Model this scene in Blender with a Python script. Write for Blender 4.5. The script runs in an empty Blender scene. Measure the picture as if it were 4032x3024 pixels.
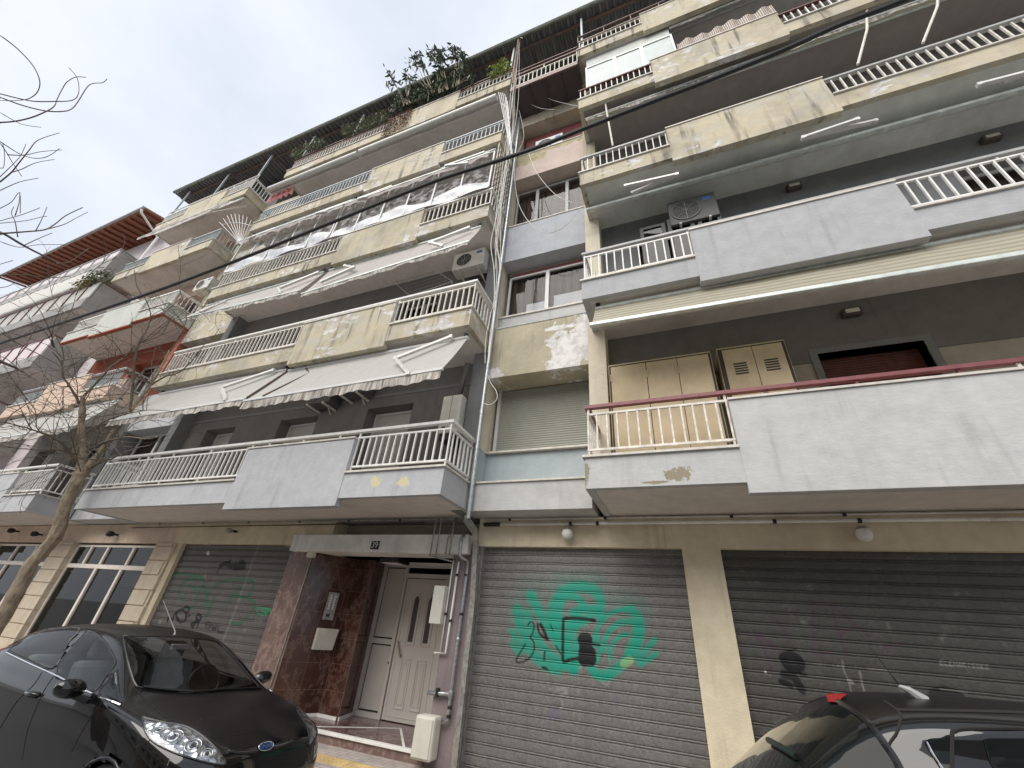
import bpy, bmesh, math, random
import numpy as np
from mathutils import Vector, Matrix, Euler
from mathutils.bvhtree import BVHTree
from mathutils.geometry import delaunay_2d_cdt
R = math.radians
random.seed(7)
scene = bpy.context.scene
col = scene.collection

# ------------------------------------------------------------------ camera
CAM = (0.0, 0.0, 1.5)
CX = [(.9299394, -.12839375, -.34456895), (.35965048, .51273457, .7795863), (.07657841, -.8488924, .52298895)]
cam = bpy.data.cameras.new('camera')
cam.sensor_width = 36.0
cam.lens = 881.0 / 2212.0 * 36.0
cam.clip_start = 0.05
cam.clip_end = 2000
camo = bpy.data.objects.new('camera', cam)
col.objects.link(camo)
camo.matrix_world = Matrix([(CX[0][0], -CX[0][1], -CX[0][2], CAM[0]),
                            (CX[1][0], -CX[1][1], -CX[1][2], CAM[1]),
                            (CX[2][0], -CX[2][1], -CX[2][2], CAM[2]), (0, 0, 0, 1)])
scene.camera = camo

# ------------------------------------------------------------------ sky, sun, exposure
w = bpy.data.worlds.new('World')
scene.world = w
w.use_nodes = True
nt = w.node_tree
for n in list(nt.nodes):
    nt.nodes.remove(n)
out = nt.nodes.new('ShaderNodeOutputWorld')
bg = nt.nodes.new('ShaderNodeBackground')
bg.inputs['Strength'].default_value = 0.095
sky = nt.nodes.new('ShaderNodeTexSky')
sky.sky_type = 'NISHITA'
sky.sun_disc = False
sky.sun_elevation = R(47)
sky.sun_rotation = R(195)
tc = nt.nodes.new('ShaderNodeTexCoord')
mp = nt.nodes.new('ShaderNodeMapping')
mp.inputs['Scale'].default_value = (1.0, 1.0, 1.7)
n1 = nt.nodes.new('ShaderNodeTexNoise')
n1.inputs['Scale'].default_value = 2.4
n1.inputs['Detail'].default_value = 6
n1.inputs['Roughness'].default_value = .52
cr = nt.nodes.new('ShaderNodeValToRGB')
e = cr.color_ramp.elements
e[0].position = .30; e[0].color = (4.95, 5.35, 6.15, 1)
e[1].position = .70; e[1].color = (6.7, 6.95, 7.3, 1)
mx = nt.nodes.new('ShaderNodeMixRGB')
mx.inputs[0].default_value = .93
nt.links.new(tc.outputs['Generated'], mp.inputs['Vector'])
nt.links.new(mp.outputs[0], n1.inputs['Vector'])
nt.links.new(n1.outputs['Fac'], cr.inputs[0])
nt.links.new(sky.outputs[0], mx.inputs[1])
nt.links.new(cr.outputs[0], mx.inputs[2])
nt.links.new(mx.outputs[0], bg.inputs['Color'])
nt.links.new(bg.outputs[0], out.inputs[0])

sun = bpy.data.lights.new('sun', 'SUN')
sun.energy = 2.1
sun.angle = R(55)
sun.color = (1.0, .95, .88)
so = bpy.data.objects.new('sun', sun)
col.objects.link(so)
_d = Vector((math.sin(R(195)) * math.cos(R(47)), math.cos(R(195)) * math.cos(R(47)), math.sin(R(47))))
so.rotation_euler = _d.to_track_quat('Z', 'Y').to_euler()
so.location = (0, -6, 30)

scene.render.engine = 'CYCLES'
scene.view_settings.view_transform = 'Standard'
scene.view_settings.look = 'None'
scene.view_settings.gamma = 1.0
scene.view_settings.exposure = 0.72
scene.cycles.max_bounces = 8
scene.cycles.transparent_max_bounces = 12

# ------------------------------------------------------------------ helpers
CC = (2016.0, 1512.0)
CF = 881.0 / .5486
def ray(px, py):
    c = (px - CC[0], py - CC[1], CF)
    return Vector([sum(r[i] * c[i] for i in range(3)) for r in CX])
def at(px, py, Y):                     # photograph point carried out to the plane y = Y
    r = ray(px, py)
    return Vector(CAM) + r * (Y / r.y)
def atx(px, py, X):
    r = ray(px, py)
    return Vector(CAM) + r * (X / r.x)
def zm(x0, y0, s):                     # reads points off an enlarged crop of the photograph
    return lambda x, y: (x0 + x * s, y0 + y * s)

def tag(o, label=None, cat=None, group=None, kind=None):
    if label: o['label'] = label
    if cat: o['category'] = cat
    if group: o['group'] = group
    if kind: o['kind'] = kind
    return o
def empty(name, loc, label=None, cat=None, group=None, kind=None):
    o = bpy.data.objects.new(name, None)
    o.empty_display_size = .1
    o.location = loc
    col.objects.link(o)
    return tag(o, label, cat, group, kind)
def wloc(o):
    v = Vector((0, 0, 0))
    while o is not None:
        v = v + Vector(o.location); o = o.parent
    return v

SPLIT = {'fascia', 'seam_strip', 'wall', 'sill', 'lintel_beam', 'side_panel', 'door_gap', 'marble_cladding', 'hung_cloth', 'white_band', 'skirting', 'floor_inlay', 'glass_slot', 'roof_post', 'rafter', 'purlin', 'inner_wall', 'painted_drip_band', 'broken_render', 'lower_elbows', 'blind_box_edge', 'spandrel_panel', 'label_plate'}
class MB:
    def __init__(s): s.v = []; s.f = []
    def add(s, vs, fs):
        b = len(s.v); s.v += [tuple(v) for v in vs]; s.f += [tuple(i + b for i in f) for f in fs]
        return s
    def box(s, x0, x1, y0, y1, z0, z1):
        if x0 > x1: x0, x1 = x1, x0
        if y0 > y1: y0, y1 = y1, y0
        if z0 > z1: z0, z1 = z1, z0
        return s.add([(x0, y0, z0), (x1, y0, z0), (x1, y1, z0), (x0, y1, z0), (x0, y0, z1), (x1, y0, z1), (x1, y1, z1), (x0, y1, z1)],
                     [(0, 3, 2, 1), (4, 5, 6, 7), (0, 1, 5, 4), (1, 2, 6, 5), (2, 3, 7, 6), (3, 0, 4, 7)])
    def quad(s, a, b, c, d): return s.add([a, b, c, d], [(0, 1, 2, 3)])
    def bar(s, p, q, w_, h, up=(0, 0, 1)):
        p = Vector(p); q = Vector(q); d = (q - p).normalized(); u = Vector(up)
        if abs(d.dot(u)) > .98: u = Vector((0, 1, 0))
        a = d.cross(u).normalized() * w_ / 2; b = a.cross(d).normalized() * h / 2
        vs = [p - a - b, p + a - b, p + a + b, p - a + b, q - a - b, q + a - b, q + a + b, q - a + b]
        return s.add(vs, [(0, 3, 2, 1), (4, 5, 6, 7), (0, 1, 5, 4), (1, 2, 6, 5), (2, 3, 7, 6), (3, 0, 4, 7)])
    def tube(s, pts, r, n=8, cap=True):
        pts = [Vector(p) for p in pts]
        rs = r if isinstance(r, (list, tuple)) else [r] * len(pts)
        rings = []; pa = None
        for i, p in enumerate(pts):
            d = (pts[min(i + 1, len(pts) - 1)] - pts[max(i - 1, 0)])
            if d.length < 1e-9: d = Vector((0, 0, 1))
            d.normalize()
            if pa is None:
                u = Vector((0, 0, 1)) if abs(d.z) < .9 else Vector((1, 0, 0))
                a = d.cross(u).normalized()
            else:
                a = (pa - d * pa.dot(d)); a = a.normalized() if a.length > 1e-6 else d.orthogonal().normalized()
            pa = a; b = d.cross(a)
            rings.append([p + (a * math.cos(2 * math.pi * k / n) + b * math.sin(2 * math.pi * k / n)) * rs[i] for k in range(n)])
        vs = [v for g in rings for v in g]; fs = []
        for i in range(len(pts) - 1):
            for k in range(n):
                fs.append((i * n + k, i * n + (k + 1) % n, (i + 1) * n + (k + 1) % n, (i + 1) * n + k))
        if cap:
            fs.append(tuple(range(n - 1, -1, -1))); fs.append(tuple((len(pts) - 1) * n + k for k in range(n)))
        return s.add(vs, fs)
    def lathe(s, c, prof, n=16, axis='z'):
        vs = []; fs = []
        for (r, h) in prof:
            for k in range(n):
                a = 2 * math.pi * k / n; x, y = r * math.cos(a), r * math.sin(a)
                p = {'z': (x, y, h), 'y': (x, h, y), 'x': (h, x, y)}[axis]
                vs.append((c[0] + p[0], c[1] + p[1], c[2] + p[2]))
        for i in range(len(prof) - 1):
            for k in range(n):
                fs.append((i * n + k, i * n + (k + 1) % n, (i + 1) * n + (k + 1) % n, (i + 1) * n + k))
        return s.add(vs, fs)
    def prism(s, poly, y0, y1):          # polygon in x,z given thickness along y
        n = len(poly)
        vs = [(x, y0, z) for x, z in poly] + [(x, y1, z) for x, z in poly]
        fs = [tuple(range(n)), tuple(range(2 * n - 1, n - 1, -1))] + [(i, n + i, n + (i + 1) % n, (i + 1) % n) for i in range(n)]
        return s.add(vs, fs)
    def prismz(s, poly, z0, z1):
        n = len(poly)
        vs = [(x, y, z0) for x, y in poly] + [(x, y, z1) for x, y in poly]
        fs = [tuple(range(n - 1, -1, -1)), tuple(range(n, 2 * n))] + [(i, (i + 1) % n, n + (i + 1) % n, n + i) for i in range(n)]
        return s.add(vs, fs)
    def islands(s):
        par = list(range(len(s.v)))
        def find(i):
            while par[i] != i: par[i] = par[par[i]]; i = par[i]
            return i
        for f in s.f:
            a = find(f[0])
            for j in f[1:]: par[find(j)] = a
        g = {}
        for f in s.f: g.setdefault(find(f[0]), []).append(f)
        out_ = []
        for fs in g.values():
            ids = sorted({i for f in fs for i in f}); mp_ = {i: k for k, i in enumerate(ids)}
            q = MB(); q.v = [s.v[i] for i in ids]; q.f = [tuple(mp_[i] for i in f) for f in fs]; out_.append(q)
        return out_
    def build(s, name, m, parent=None, smooth=False, bevel=0, fix=True):
        if name in SPLIT:
            isl = s.islands()
            if len(isl) > 1: return [q._build(name, m, parent, smooth, bevel, fix) for q in isl][0]
        return s._build(name, m, parent, smooth, bevel, fix)
    def _build(s, name, m, parent=None, smooth=False, bevel=0, fix=True):
        o0 = wloc(parent) if parent is not None else Vector((0, 0, 0))
        me = bpy.data.meshes.new(name)
        me.from_pydata([tuple(Vector(v) - o0) for v in s.v], [], s.f)
        me.update()
        if fix:
            bm = bmesh.new(); bm.from_mesh(me)
            bmesh.ops.recalc_face_normals(bm, faces=bm.faces)
            bm.to_mesh(me); bm.free()
        if smooth:
            for p in me.polygons: p.use_smooth = True
        o = bpy.data.objects.new(name, me)
        col.objects.link(o)
        me.materials.append(m)
        if parent is not None: o.parent = parent
        if bevel:
            b = o.modifiers.new('bevel', 'BEVEL'); b.width = bevel; b.segments = 2; b.limit_method = 'ANGLE'; b.angle_limit = R(40)
        return o
def top(mb, name, m, label, cat, group=None, kind=None, **k):
    vs = np.array(mb.v); c = Vector(((vs[:, 0].min() + vs[:, 0].max()) / 2, (vs[:, 1].min() + vs[:, 1].max()) / 2, vs[:, 2].min()))
    mb.v = [tuple(Vector(v) - c) for v in mb.v]
    o = mb.build(name, m, None, **k); o.location = c
    return tag(o, label, cat, group, kind)

# ------------------------------------------------------------------ materials
class NT:
    def __init__(s, name):
        s.m = bpy.data.materials.new(name); s.m.use_nodes = True
        s.t = s.m.node_tree; s.b = s.t.nodes['Principled BSDF']; s.out = s.t.nodes['Material Output']
        s.geo = None
    def n(s, t, **k):
        x = s.t.nodes.new(t)
        for a, v in k.items(): setattr(x, a, v)
        return x
    def l(s, a, b): s.t.links.new(a, b)
    def pos(s, scale=(1, 1, 1), obj=False, loc=(0, 0, 0)):
        if obj:
            g = s.n('ShaderNodeTexCoord').outputs['Object']
        else:
            g = s.n('ShaderNodeNewGeometry').outputs['Position']
        m = s.n('ShaderNodeMapping'); m.inputs['Scale'].default_value = scale; m.inputs['Location'].default_value = loc
        s.l(g, m.inputs[0]); return m.outputs[0]
    def noise(s, vec, scale, detail=4, rough=.55):
        x = s.n('ShaderNodeTexNoise'); x.inputs['Scale'].default_value = scale
        x.inputs['Detail'].default_value = detail; x.inputs['Roughness'].default_value = rough
        s.l(vec, x.inputs['Vector']); return x.outputs['Fac']
    def ramp(s, fac, a, b):              # 0 below a, 1 above b
        x = s.n('ShaderNodeMapRange'); x.inputs[1].default_value = a; x.inputs[2].default_value = b
        s.l(fac, x.inputs[0]); return x.outputs[0]
    def math(s, op, a, b=None):
        x = s.n('ShaderNodeMath', operation=op)
        for i, q in enumerate((a, b)):
            if q is None: continue
            if isinstance(q, (int, float)): x.inputs[i].default_value = q
            else: s.l(q, x.inputs[i])
        return x.outputs[0]
    def mix(s, fac, a, b, mode='MIX'):
        x = s.n('ShaderNodeMixRGB', blend_type=mode)
        for i, q in enumerate((fac, a, b)):
            if isinstance(q, (int, float)): x.inputs[i].default_value = q
            elif isinstance(q, (tuple, list)): x.inputs[i].default_value = (*q[:3], 1)
            else: s.l(q, x.inputs[i])
        return x.outputs[0]
    def bump(s, h, strength=.3, dist=.01):
        x = s.n('ShaderNodeBump'); x.inputs['Strength'].default_value = strength; x.inputs['Distance'].default_value = dist
        s.l(h, x.inputs['Height']); s.l(x.outputs[0], s.b.inputs['Normal'])
    def col(s, c): s.l(c, s.b.inputs['Base Color'])
    def rough(s, r): s.b.inputs['Roughness'].default_value = r

def plain(name, c, rough=.6, metal=0, var=.12, scale=6, bump=0.0, obj=False):
    t = NT(name); p = t.pos(obj=obj)
    n = t.noise(p, scale, 5)
    t.col(t.mix(t.ramp(n, .3, .7), tuple(x * (1 - var) for x in c), tuple(min(1, x * (1 + var)) for x in c)))
    t.rough(rough); t.b.inputs['Metallic'].default_value = metal
    if bump: t.bump(t.noise(p, scale * 8, 3), bump, .004)
    return t.m

def plaster(name, c, dirt=(.16, .14, .11), damt=.5, streak=.4, peel=.0, peelc=(.62, .60, .57), pscale=.9, spots=(), rough=.85, second=None, samt=0, blob=(), blobc=(.6, .5, .3)):
    """rendered wall: base colour, blotchy grime, run-off streaks, flaked paint; spots / blob are patches at given world points"""
    t = NT(name); p = t.pos()
    big = t.noise(p, 1.1, 6, .6); mid = t.noise(p, 5, 6, .62); fine = t.noise(p, 60, 3)
    base = t.mix(t.ramp(mid, .35, .7), tuple(x * .9 for x in c), tuple(min(1, x * 1.05) for x in c))
    if second:
        base = t.mix(t.math('MULTIPLY', t.ramp(t.noise(t.pos((1, 1, 1.6), loc=(3, 1, 7)), 1.5, 7, .65), .48, .6), samt), base, second)
    g = t.math('MULTIPLY', t.ramp(big, .45, .75), damt)
    base = t.mix(g, base, dirt)
    st = t.noise(t.pos((7, 7, .42)), 1.0, 4, .6)
    st2 = t.math('MULTIPLY', t.ramp(st, .54, .66), streak)
    st2 = t.math('MULTIPLY', st2, t.ramp(t.noise(t.pos((1, 1, 1), loc=(9, 2, 4)), .9, 3), .42, .6))
    base = t.mix(st2, base, tuple(x * .75 for x in dirt))
    h = fine
    if peel > 0 or spots or blob:
        pn = t.noise(t.pos((1, 1, 1.9), loc=(5, 5, 5)), pscale * 3.4, 9, .68)
        pk = t.math('MULTIPLY', t.ramp(pn, .67 - peel * .2, .685 - peel * .2), t.ramp(t.noise(t.pos((1, 1, .8), loc=(2, 8, 3)), .75, 3), .50, .56)) if peel > 0 else t.ramp(pn, 2, 3)
        nn = t.noise(p, 3.2, 9, .7); nh = t.noise(p, 13, 9, .7)
        def masks(lst):
            acc = None
            geo = t.n('ShaderNodeNewGeometry').outputs['Position']
            for (x, z, rx, rz) in lst:
                sub = t.n('ShaderNodeVectorMath', operation='SUBTRACT'); t.l(geo, sub.inputs[0]); sub.inputs[1].default_value = (x, 0, z)
                mul = t.n('ShaderNodeVectorMath', operation='MULTIPLY'); t.l(sub.outputs[0], mul.inputs[0]); mul.inputs[1].default_value = (1 / rx, 0, 1 / rz)
                ln = t.n('ShaderNodeVectorMath', operation='LENGTH'); t.l(mul.outputs[0], ln.inputs[0])
                q = t.math('SUBTRACT', t.math('MULTIPLY', t.math('SUBTRACT', nn if rx > .2 else nh, .5), 3.4), t.math('SUBTRACT', ln.outputs['Value'], 1))
                q = t.ramp(q, 0, .06)
                acc = q if acc is None else t.math('MAXIMUM', acc, q)
            return acc
        if spots:
            pk = t.math('MAXIMUM', pk, masks(spots))
        base = t.mix(pk, base, t.mix(t.ramp(mid, .42, .58), peelc, tuple(x * .74 for x in peelc)))
        if blob:
            base = t.mix(masks(blob), base, blobc)
        h = t.math('ADD', t.math('MULTIPLY', fine, .3), t.math('MULTIPLY', pk, -.6))
    t.col(base); t.rough(rough); t.b.inputs['Specular IOR Level'].default_value = .25
    h2 = t.math('ADD', h, t.math('MULTIPLY', t.noise(t.pos((1, 1, 2.2)), 9, 6, .6), .9))
    t.bump(h2, .38, .012)
    return t.m

def glassm(name, tint=(.02, .022, .024), refl=.14, clear=.55, rough=.02):
    t = NT(name)
    tr = t.n('ShaderNodeBsdfTransparent'); tr.inputs[0].default_value = (*[min(1, clear * (1 + (x - .022) * 4)) for x in tint], 1)
    gl = t.n('ShaderNodeBsdfGlossy'); gl.inputs['Roughness'].default_value = rough
    lw = t.n('ShaderNodeFresnel'); lw.inputs[0].default_value = 1.0 + refl * 3.6
    bf = t.n('ShaderNodeNewGeometry').outputs['Backfacing']
    f = t.math('MULTIPLY', lw.outputs[0], t.math('SUBTRACT', 1, bf))
    mxs = t.n('ShaderNodeMixShader'); t.l(f, mxs.inputs[0]); t.l(tr.outputs[0], mxs.inputs[1]); t.l(gl.outputs[0], mxs.inputs[2])
    t.l(mxs.outputs[0], t.out.inputs[0]); return t.m

M = {}
M['white_l1'] = plaster('plaster_pale_grey', (.49, .495, .51), (.30, .30, .30), .25, .35, 0, blob=[(-4.55, 3.45, .10, .09), (-4.0, 3.43, .10, .08)], blobc=(.62, .56, .36))
M['white_r1'] = plaster('plaster_offwhite', (.53, .53, .52), (.32, .31, .29), .28, .3, 0, blob=[(0.02, 3.33, .17, .09), (-1.14, 3.4, .07, .16), (-.25, 3.24, .16, .02)], blobc=(.30, .26, .19))
M['grey_r2'] = plaster('plaster_blue_grey', (.45, .455, .465), (.30, .29, .27), .25, .3, 0)
M['yellow'] = plaster('plaster_stained_yellow', (.53, .475, .35), (.17, .155, .13), .6, .95, .75, (.66, .64, .61), second=(.47, .45, .40), samt=.55)
M['yellow2'] = plaster('plaster_stained_ochre', (.55, .49, .36), (.19, .17, .14), .55, .9, .7, (.66, .645, .62), second=(.48, .46, .41), samt=.5)
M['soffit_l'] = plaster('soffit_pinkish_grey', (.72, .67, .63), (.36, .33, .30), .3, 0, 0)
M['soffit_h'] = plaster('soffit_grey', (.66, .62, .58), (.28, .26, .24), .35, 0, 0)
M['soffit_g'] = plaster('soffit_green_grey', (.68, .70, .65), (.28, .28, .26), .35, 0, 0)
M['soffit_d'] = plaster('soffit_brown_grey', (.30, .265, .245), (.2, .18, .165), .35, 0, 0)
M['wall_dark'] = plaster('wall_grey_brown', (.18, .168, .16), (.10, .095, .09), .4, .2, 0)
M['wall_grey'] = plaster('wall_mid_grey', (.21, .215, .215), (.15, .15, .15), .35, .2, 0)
M['wall_beige'] = plaster('wall_dull_beige', (.40, .365, .30), (.26, .23, .19), .35, .2, 0)
M['beam'] = plaster('plaster_tan', (.74, .655, .485), (.30, .25, .18), .35, .25, 0)
M['beam_pink'] = plaster('plaster_pink_tan', (.72, .58, .46), (.32, .25, .19), .35, .25, 0)
M['quoin'] = plaster('quoin_cream', (.66, .57, .45), (.36, .3, .22), .3, .3, 0)
M['cream'] = plaster('plaster_cream', (.70, .64, .51), (.36, .32, .25), .4, .4, .1)
M['spandrel2'] = plaster('spandrel_olive_peeling', (.50, .455, .335), (.24, .21, .15), .55, .5, 0, (.78, .76, .74), spots=[(-1.62, 6.28, .38, .52), (-1.30, 6.5, .22, .6), (-3.12, 5.93, .22, .14), (-1.7, 6.8, .35, .06)])
M['spandrel3'] = plaster('spandrel_blue_grey', (.46, .475, .505), (.3, .3, .3), .2, .2, 0)
M['spandrel4'] = plaster('spandrel_pink_flaking', (.62, .51, .45), (.4, .33, .28), .25, .2, 0, (.50, .44, .29), spots=[(-2.9, 13.45, .9, .30), (-1.9, 13.6, .8, .14)])
M['bluepanel'] = plaster('panel_pale_blue', (.42, .48, .50), (.3, .33, .34), .2, .2, 0)
M['orange'] = plaster('plaster_burnt_orange', (.34, .10, .06), (.3, .07, .04), .3, .2, 0)
M['orange2'] = plaster('plaster_orange_red', (.42, .15, .10), (.4, .1, .06), .2, .1, 0)
M['peach'] = plaster('plaster_peach', (.66, .50, .395), (.45, .36, .3), .2, .2, 0)
M['white_lc'] = plaster('plaster_greenish_white', (.55, .56, .52), (.33, .33, .3), .35, .35, 0)
M['pinkpanel'] = plaster('plaster_pale_pink', (.70, .63, .64), (.45, .4, .4), .3, .3, 0)
M['conc'] = plaster('concrete_grey', (.36, .35, .335), (.2, .19, .18), .5, .5, 0)
M['mauve'] = plaster('plaster_mauve', (.27, .222, .228), (.14, .11, .11), .4, .3, 0)
M['canopy'] = plaster('canopy_offwhite', (.86, .84, .80), (.33, .31, .28), .4, .3, 0)
M['rail'] = plain('painted_rail_white', (.76, .75, .72), .5, 0, .12, 9)
M['rail_old'] = plain('painted_rail_worn', (.68, .64, .57), .6, 0, .25, 14)
M['rail_blue'] = plain('painted_rail_grey', (.42, .46, .47), .5, 0, .15, 9)
M['rail_top'] = plain('handrail_grey', (.36, .36, .35), .5, 0, .15, 9)
M['rail_red'] = plain('handrail_oxblood', (.20, .055, .06), .4, 0, .2, 9)
M['rail_brown'] = plain('handrail_brown', (.16, .085, .07), .5, 0, .2, 9)
M['marble_sill'] = plain('sill_marble', (.60, .56, .50), .5, 0, .18, 9)
M['dark'] = plain('dark_void', (.02, .018, .017), .9, 0, .1)
M['black'] = plain('black_rubber', (.015, .015, .016), .55, 0, .1)
M['metal'] = plain('galvanised_steel', (.42, .44, .45), .38, .75, .25, 22)
M['metal_dull'] = plain('dull_steel', (.34, .33, .31), .5, .5, .3, 18)
M['white_alu'] = plain('white_aluminium', (.62, .62, .61), .4, 0, .06, 8)
M['pinkalu'] = plain('aluminium_warm_white', (.80, .73, .66), .45, 0, .1, 8)
M['acwhite'] = plain('ac_casing', (.62, .60, .55), .5, 0, .12, 5)
M['ac_grey_shaded'] = plain('ac_casing_grey_shaded', (.09, .09, .085), .5, 0, .15, 5)  # casing darkened so its colour carries the shade under the soffit
M['beige_cab'] = plaster('cabinet_cream_steel', (.58, .47, .31), (.30, .22, .13), .45, .15, 0, rough=.5)
M['glass'] = glassm('window_glass', refl=.12, clear=.8)
M['glass_dark'] = glassm('shop_glass', refl=.13, clear=.35)
M['curtain'] = None
M['cream_box'] = plain('box_cream', (.62, .60, .53), .6, 0, .1, 5)
M['wood_dark'] = plain('wood_reddish', (.10, .028, .02), .6, 0, .3, 12)
M['fabric_w'] = None

def stripes(name, c, c2, sc, axis='x', amt=.5, trans=0.0, rough=.85, noisy=.3):
    t = NT(name); g = t.n('ShaderNodeNewGeometry').outputs['Position']
    sp = t.n('ShaderNodeSeparateXYZ'); t.l(g, sp.inputs[0])
    q = sp.outputs['XYZ'.index(axis.upper())]
    s_ = t.math('SINE', t.math('MULTIPLY', q, sc * 2 * math.pi))
    s_ = t.ramp(s_, -.2, .5)
    b = t.mix(t.math('MULTIPLY', s_, amt), c, c2)
    gr = t.noise(t.pos((4, 4, .8)), 1.6, 5, .6)
    b = t.mix(t.math('MULTIPLY', t.ramp(gr, .45, .75), noisy), b, tuple(x * .45 for x in c))
    t.col(b); t.rough(rough)
    if trans:
        d = t.n('ShaderNodeBsdfTranslucent'); t.l(b, d.inputs[0])
        m2 = t.n('ShaderNodeMixShader'); m2.inputs[0].default_value = trans
        t.l(t.b.outputs[0], m2.inputs[1]); t.l(d.outputs[0], m2.inputs[2]); t.l(m2.outputs[0], t.out.inputs[0])
    return t.m
M['aw_white'] = stripes('awning_offwhite', (.86, .85, .81), (.74, .72, .69), 21, 'y', .5, .55, noisy=.15)
M['aw_cream'] = stripes('awning_cream_striped', (.66, .63, .49), (.38, .33, .28), 17, 'y', .55, .5, noisy=.15)
M['aw_plain'] = stripes('awning_plain', (.80, .75, .71), (.76, .71, .68), 2, 'x', .3, .5, noisy=.25)
_v = NT('valance_grimy'); _v.col(_v.mix(_v.ramp(_v.noise(_v.pos((11, 1, 1.2)), 1.4, 6, .7), .40, .62), (.56, .53, .48), (.17, .14, .125))); _v.rough(.9); M['valance'] = _v.m
M['valance_p'] = stripes('valance_pink_grey', (.50, .44, .42), (.42, .37, .35), 1.1, 'x', .5, .2, noisy=.4)
M['aw_metal'] = plain('awning_cassette', (.58, .57, .53), .45, .1, .12, 4)
M['aw_bar'] = plain('awning_bar', (.60, .63, .59), .4, .2, .2, 8)
M['aw_arm'] = plain('awning_arm_white', (.66, .65, .62), .45, .1, .1, 8)
M['aw_arm_d'] = plain('awning_arm_brown', (.10, .06, .05), .5, .1, .3, 8)
M['curtain'] = stripes('curtain_brown_striped', (.17, .115, .07), (.06, .042, .03), 5.3, 'x', .8, .1, noisy=.3)
M['cloth'] = plain('white_cloth', (.88, .88, .90), .8, 0, .1, 3)
M['blind'] = plain('blind_greenish_grey', (.27, .275, .235), .5, 0, .07, 3)
M['blind_w'] = plain('blind_white', (.46, .45, .42), .5, 0, .07, 3)
M['rust'] = plain('rusty_steel', (.22, .10, .06), .8, .1, .4, 12)

def shutter_mat(name, c):
    t = NT(name); p = t.pos()
    v = t.n('ShaderNodeTexVoronoi'); v.inputs['Scale'].default_value = 38; t.l(t.pos((1, 1, 1.2)), v.inputs['Vector'])
    sp = t.mix(t.math('MULTIPLY', t.ramp(v.outputs['Color'], .2, .8), .5), tuple(x * .72 for x in c), tuple(x * 1.28 for x in c))
    sp = t.mix(t.math('MULTIPLY', t.ramp(t.noise(t.pos((3, 1, .35)), 1.4, 6, .6), .42, .7), .45), sp, tuple(x * .6 for x in c))
    sp = t.mix(t.math('MULTIPLY', t.ramp(t.noise(p, 4, 8, .7), .6, .7), .35), sp, (.42, .40, .36))
    a = t.n('ShaderNodeVertexColor'); a.layer_name = 'paint'
    b = t.mix(a.outputs['Alpha'], sp, a.outputs['Color'])
    t.col(b); t.b.inputs['Metallic'].default_value = .25; t.rough(.5)
    t.bump(t.noise(p, 40, 4), .12, .003)
    return t.m
M['shutter_l'] = shutter_mat('roller_shutter_brownish', (.14, .13, .12))
M['shutter_c'] = shutter_mat('roller_shutter_galvanised', (.205, .20, .192))
M['shutter_r'] = shutter_mat('roller_shutter_dark', (.105, .102, .092))

def marble_mat(name, a, b, c, tile=.42, rough=.15):
    t = NT(name); p = t.pos()
    n = t.noise(p, 1.7, 9, .7)
    ve = t.noise(t.pos((1, 1, .6)), 2.2, 10, .72)
    base = t.mix(t.ramp(n, .3, .7), a, b)
    v = t.math('SUBTRACT', 1, t.ramp(t.math('ABSOLUTE', t.math('SUBTRACT', ve, .5)), 0, .035))
    base = t.mix(t.math('MULTIPLY', v, .5), base, c)
    t.col(base); t.rough(rough)
    return t.m
M['marble'] = marble_mat('marble_dark_red', (.035, .012, .009), (.10, .042, .03), (.24, .16, .13))
M['marble_lt'] = marble_mat('marble_rosso', (.13, .075, .062), (.24, .17, .145), (.45, .33, .28), rough=.35)
M['marble_fl'] = marble_mat('marble_floor', (.09, .045, .045), (.17, .09, .085), (.42, .35, .33), rough=.2)
M['grout'] = plain('grout', (.20, .12, .09), .8)
M['door'] = plain('door_warm_grey', (.62, .575, .53), .45, 0, .05, 2)
M['door_groove'] = plain('door_gap_dark', (.05, .045, .04), .8)
M['leaf'] = plain('leaf_green', (.12, .145, .075), .5, 0, .4, 3)
M['leaf_dark'] = plain('leaf_dark_green', (.075, .10, .06), .45, 0, .4, 3)
M['leaf_yellow'] = plain('leaf_yellowing', (.30, .26, .06), .6, 0, .4, 5)
M['leaf_dry'] = plain('dry_vine', (.16, .085, .05), .9, 0, .5, 5)
M['stem'] = plain('stem', (.20, .17, .12), .8, 0, .3, 5)

M['frost'] = plain('frosted_glass', (.27, .33, .32), .3, 0, .15, 3)
# ------------------------------------------------------------------ ground
ROAD = -.275; PAVE = -.123
asph = NT('asphalt'); _p = asph.pos()
asph.col(asph.mix(asph.ramp(asph.noise(_p, 90, 4, .7), .35, .65), (.17, .168, .165), (.26, .255, .25))); asph.rough(.9)
asph.bump(asph.noise(_p, 120, 3), .5, .006)
MB().box(-300, 300, -300, 300, ROAD - .5, ROAD).build('ground', asph.m)['kind'] = 'structure'
pav = NT('brick_paving'); _b = pav.n('ShaderNodeTexBrick'); pav.l(pav.pos(), _b.inputs['Vector'])
_b.inputs['Scale'].default_value = 1; _b.inputs['Brick Width'].default_value = .2; _b.inputs['Row Height'].default_value = .1
_b.inputs['Mortar Size'].default_value = .004
_b.inputs['Color1'].default_value = (.50, .43, .39, 1); _b.inputs['Color2'].default_value = (.44, .39, .37, 1); _b.inputs['Mortar'].default_value = (.14, .12, .11, 1)
pav.col(pav.mix(pav.math('MULTIPLY', pav.ramp(pav.noise(pav.pos(), 3, 5), .45, .7), .4), _b.outputs['Color'], (.17, .15, .13))); pav.rough(.85)
MB().box(-60, 40, 4.86, 6.70, PAVE - .1, PAVE).build('pavement', pav.m)['kind'] = 'structure'
MB().box(-60, 40, 4.78, 4.86, PAVE - .15, PAVE + .003).build('kerb', M['conc'])['kind'] = 'structure'
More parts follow.
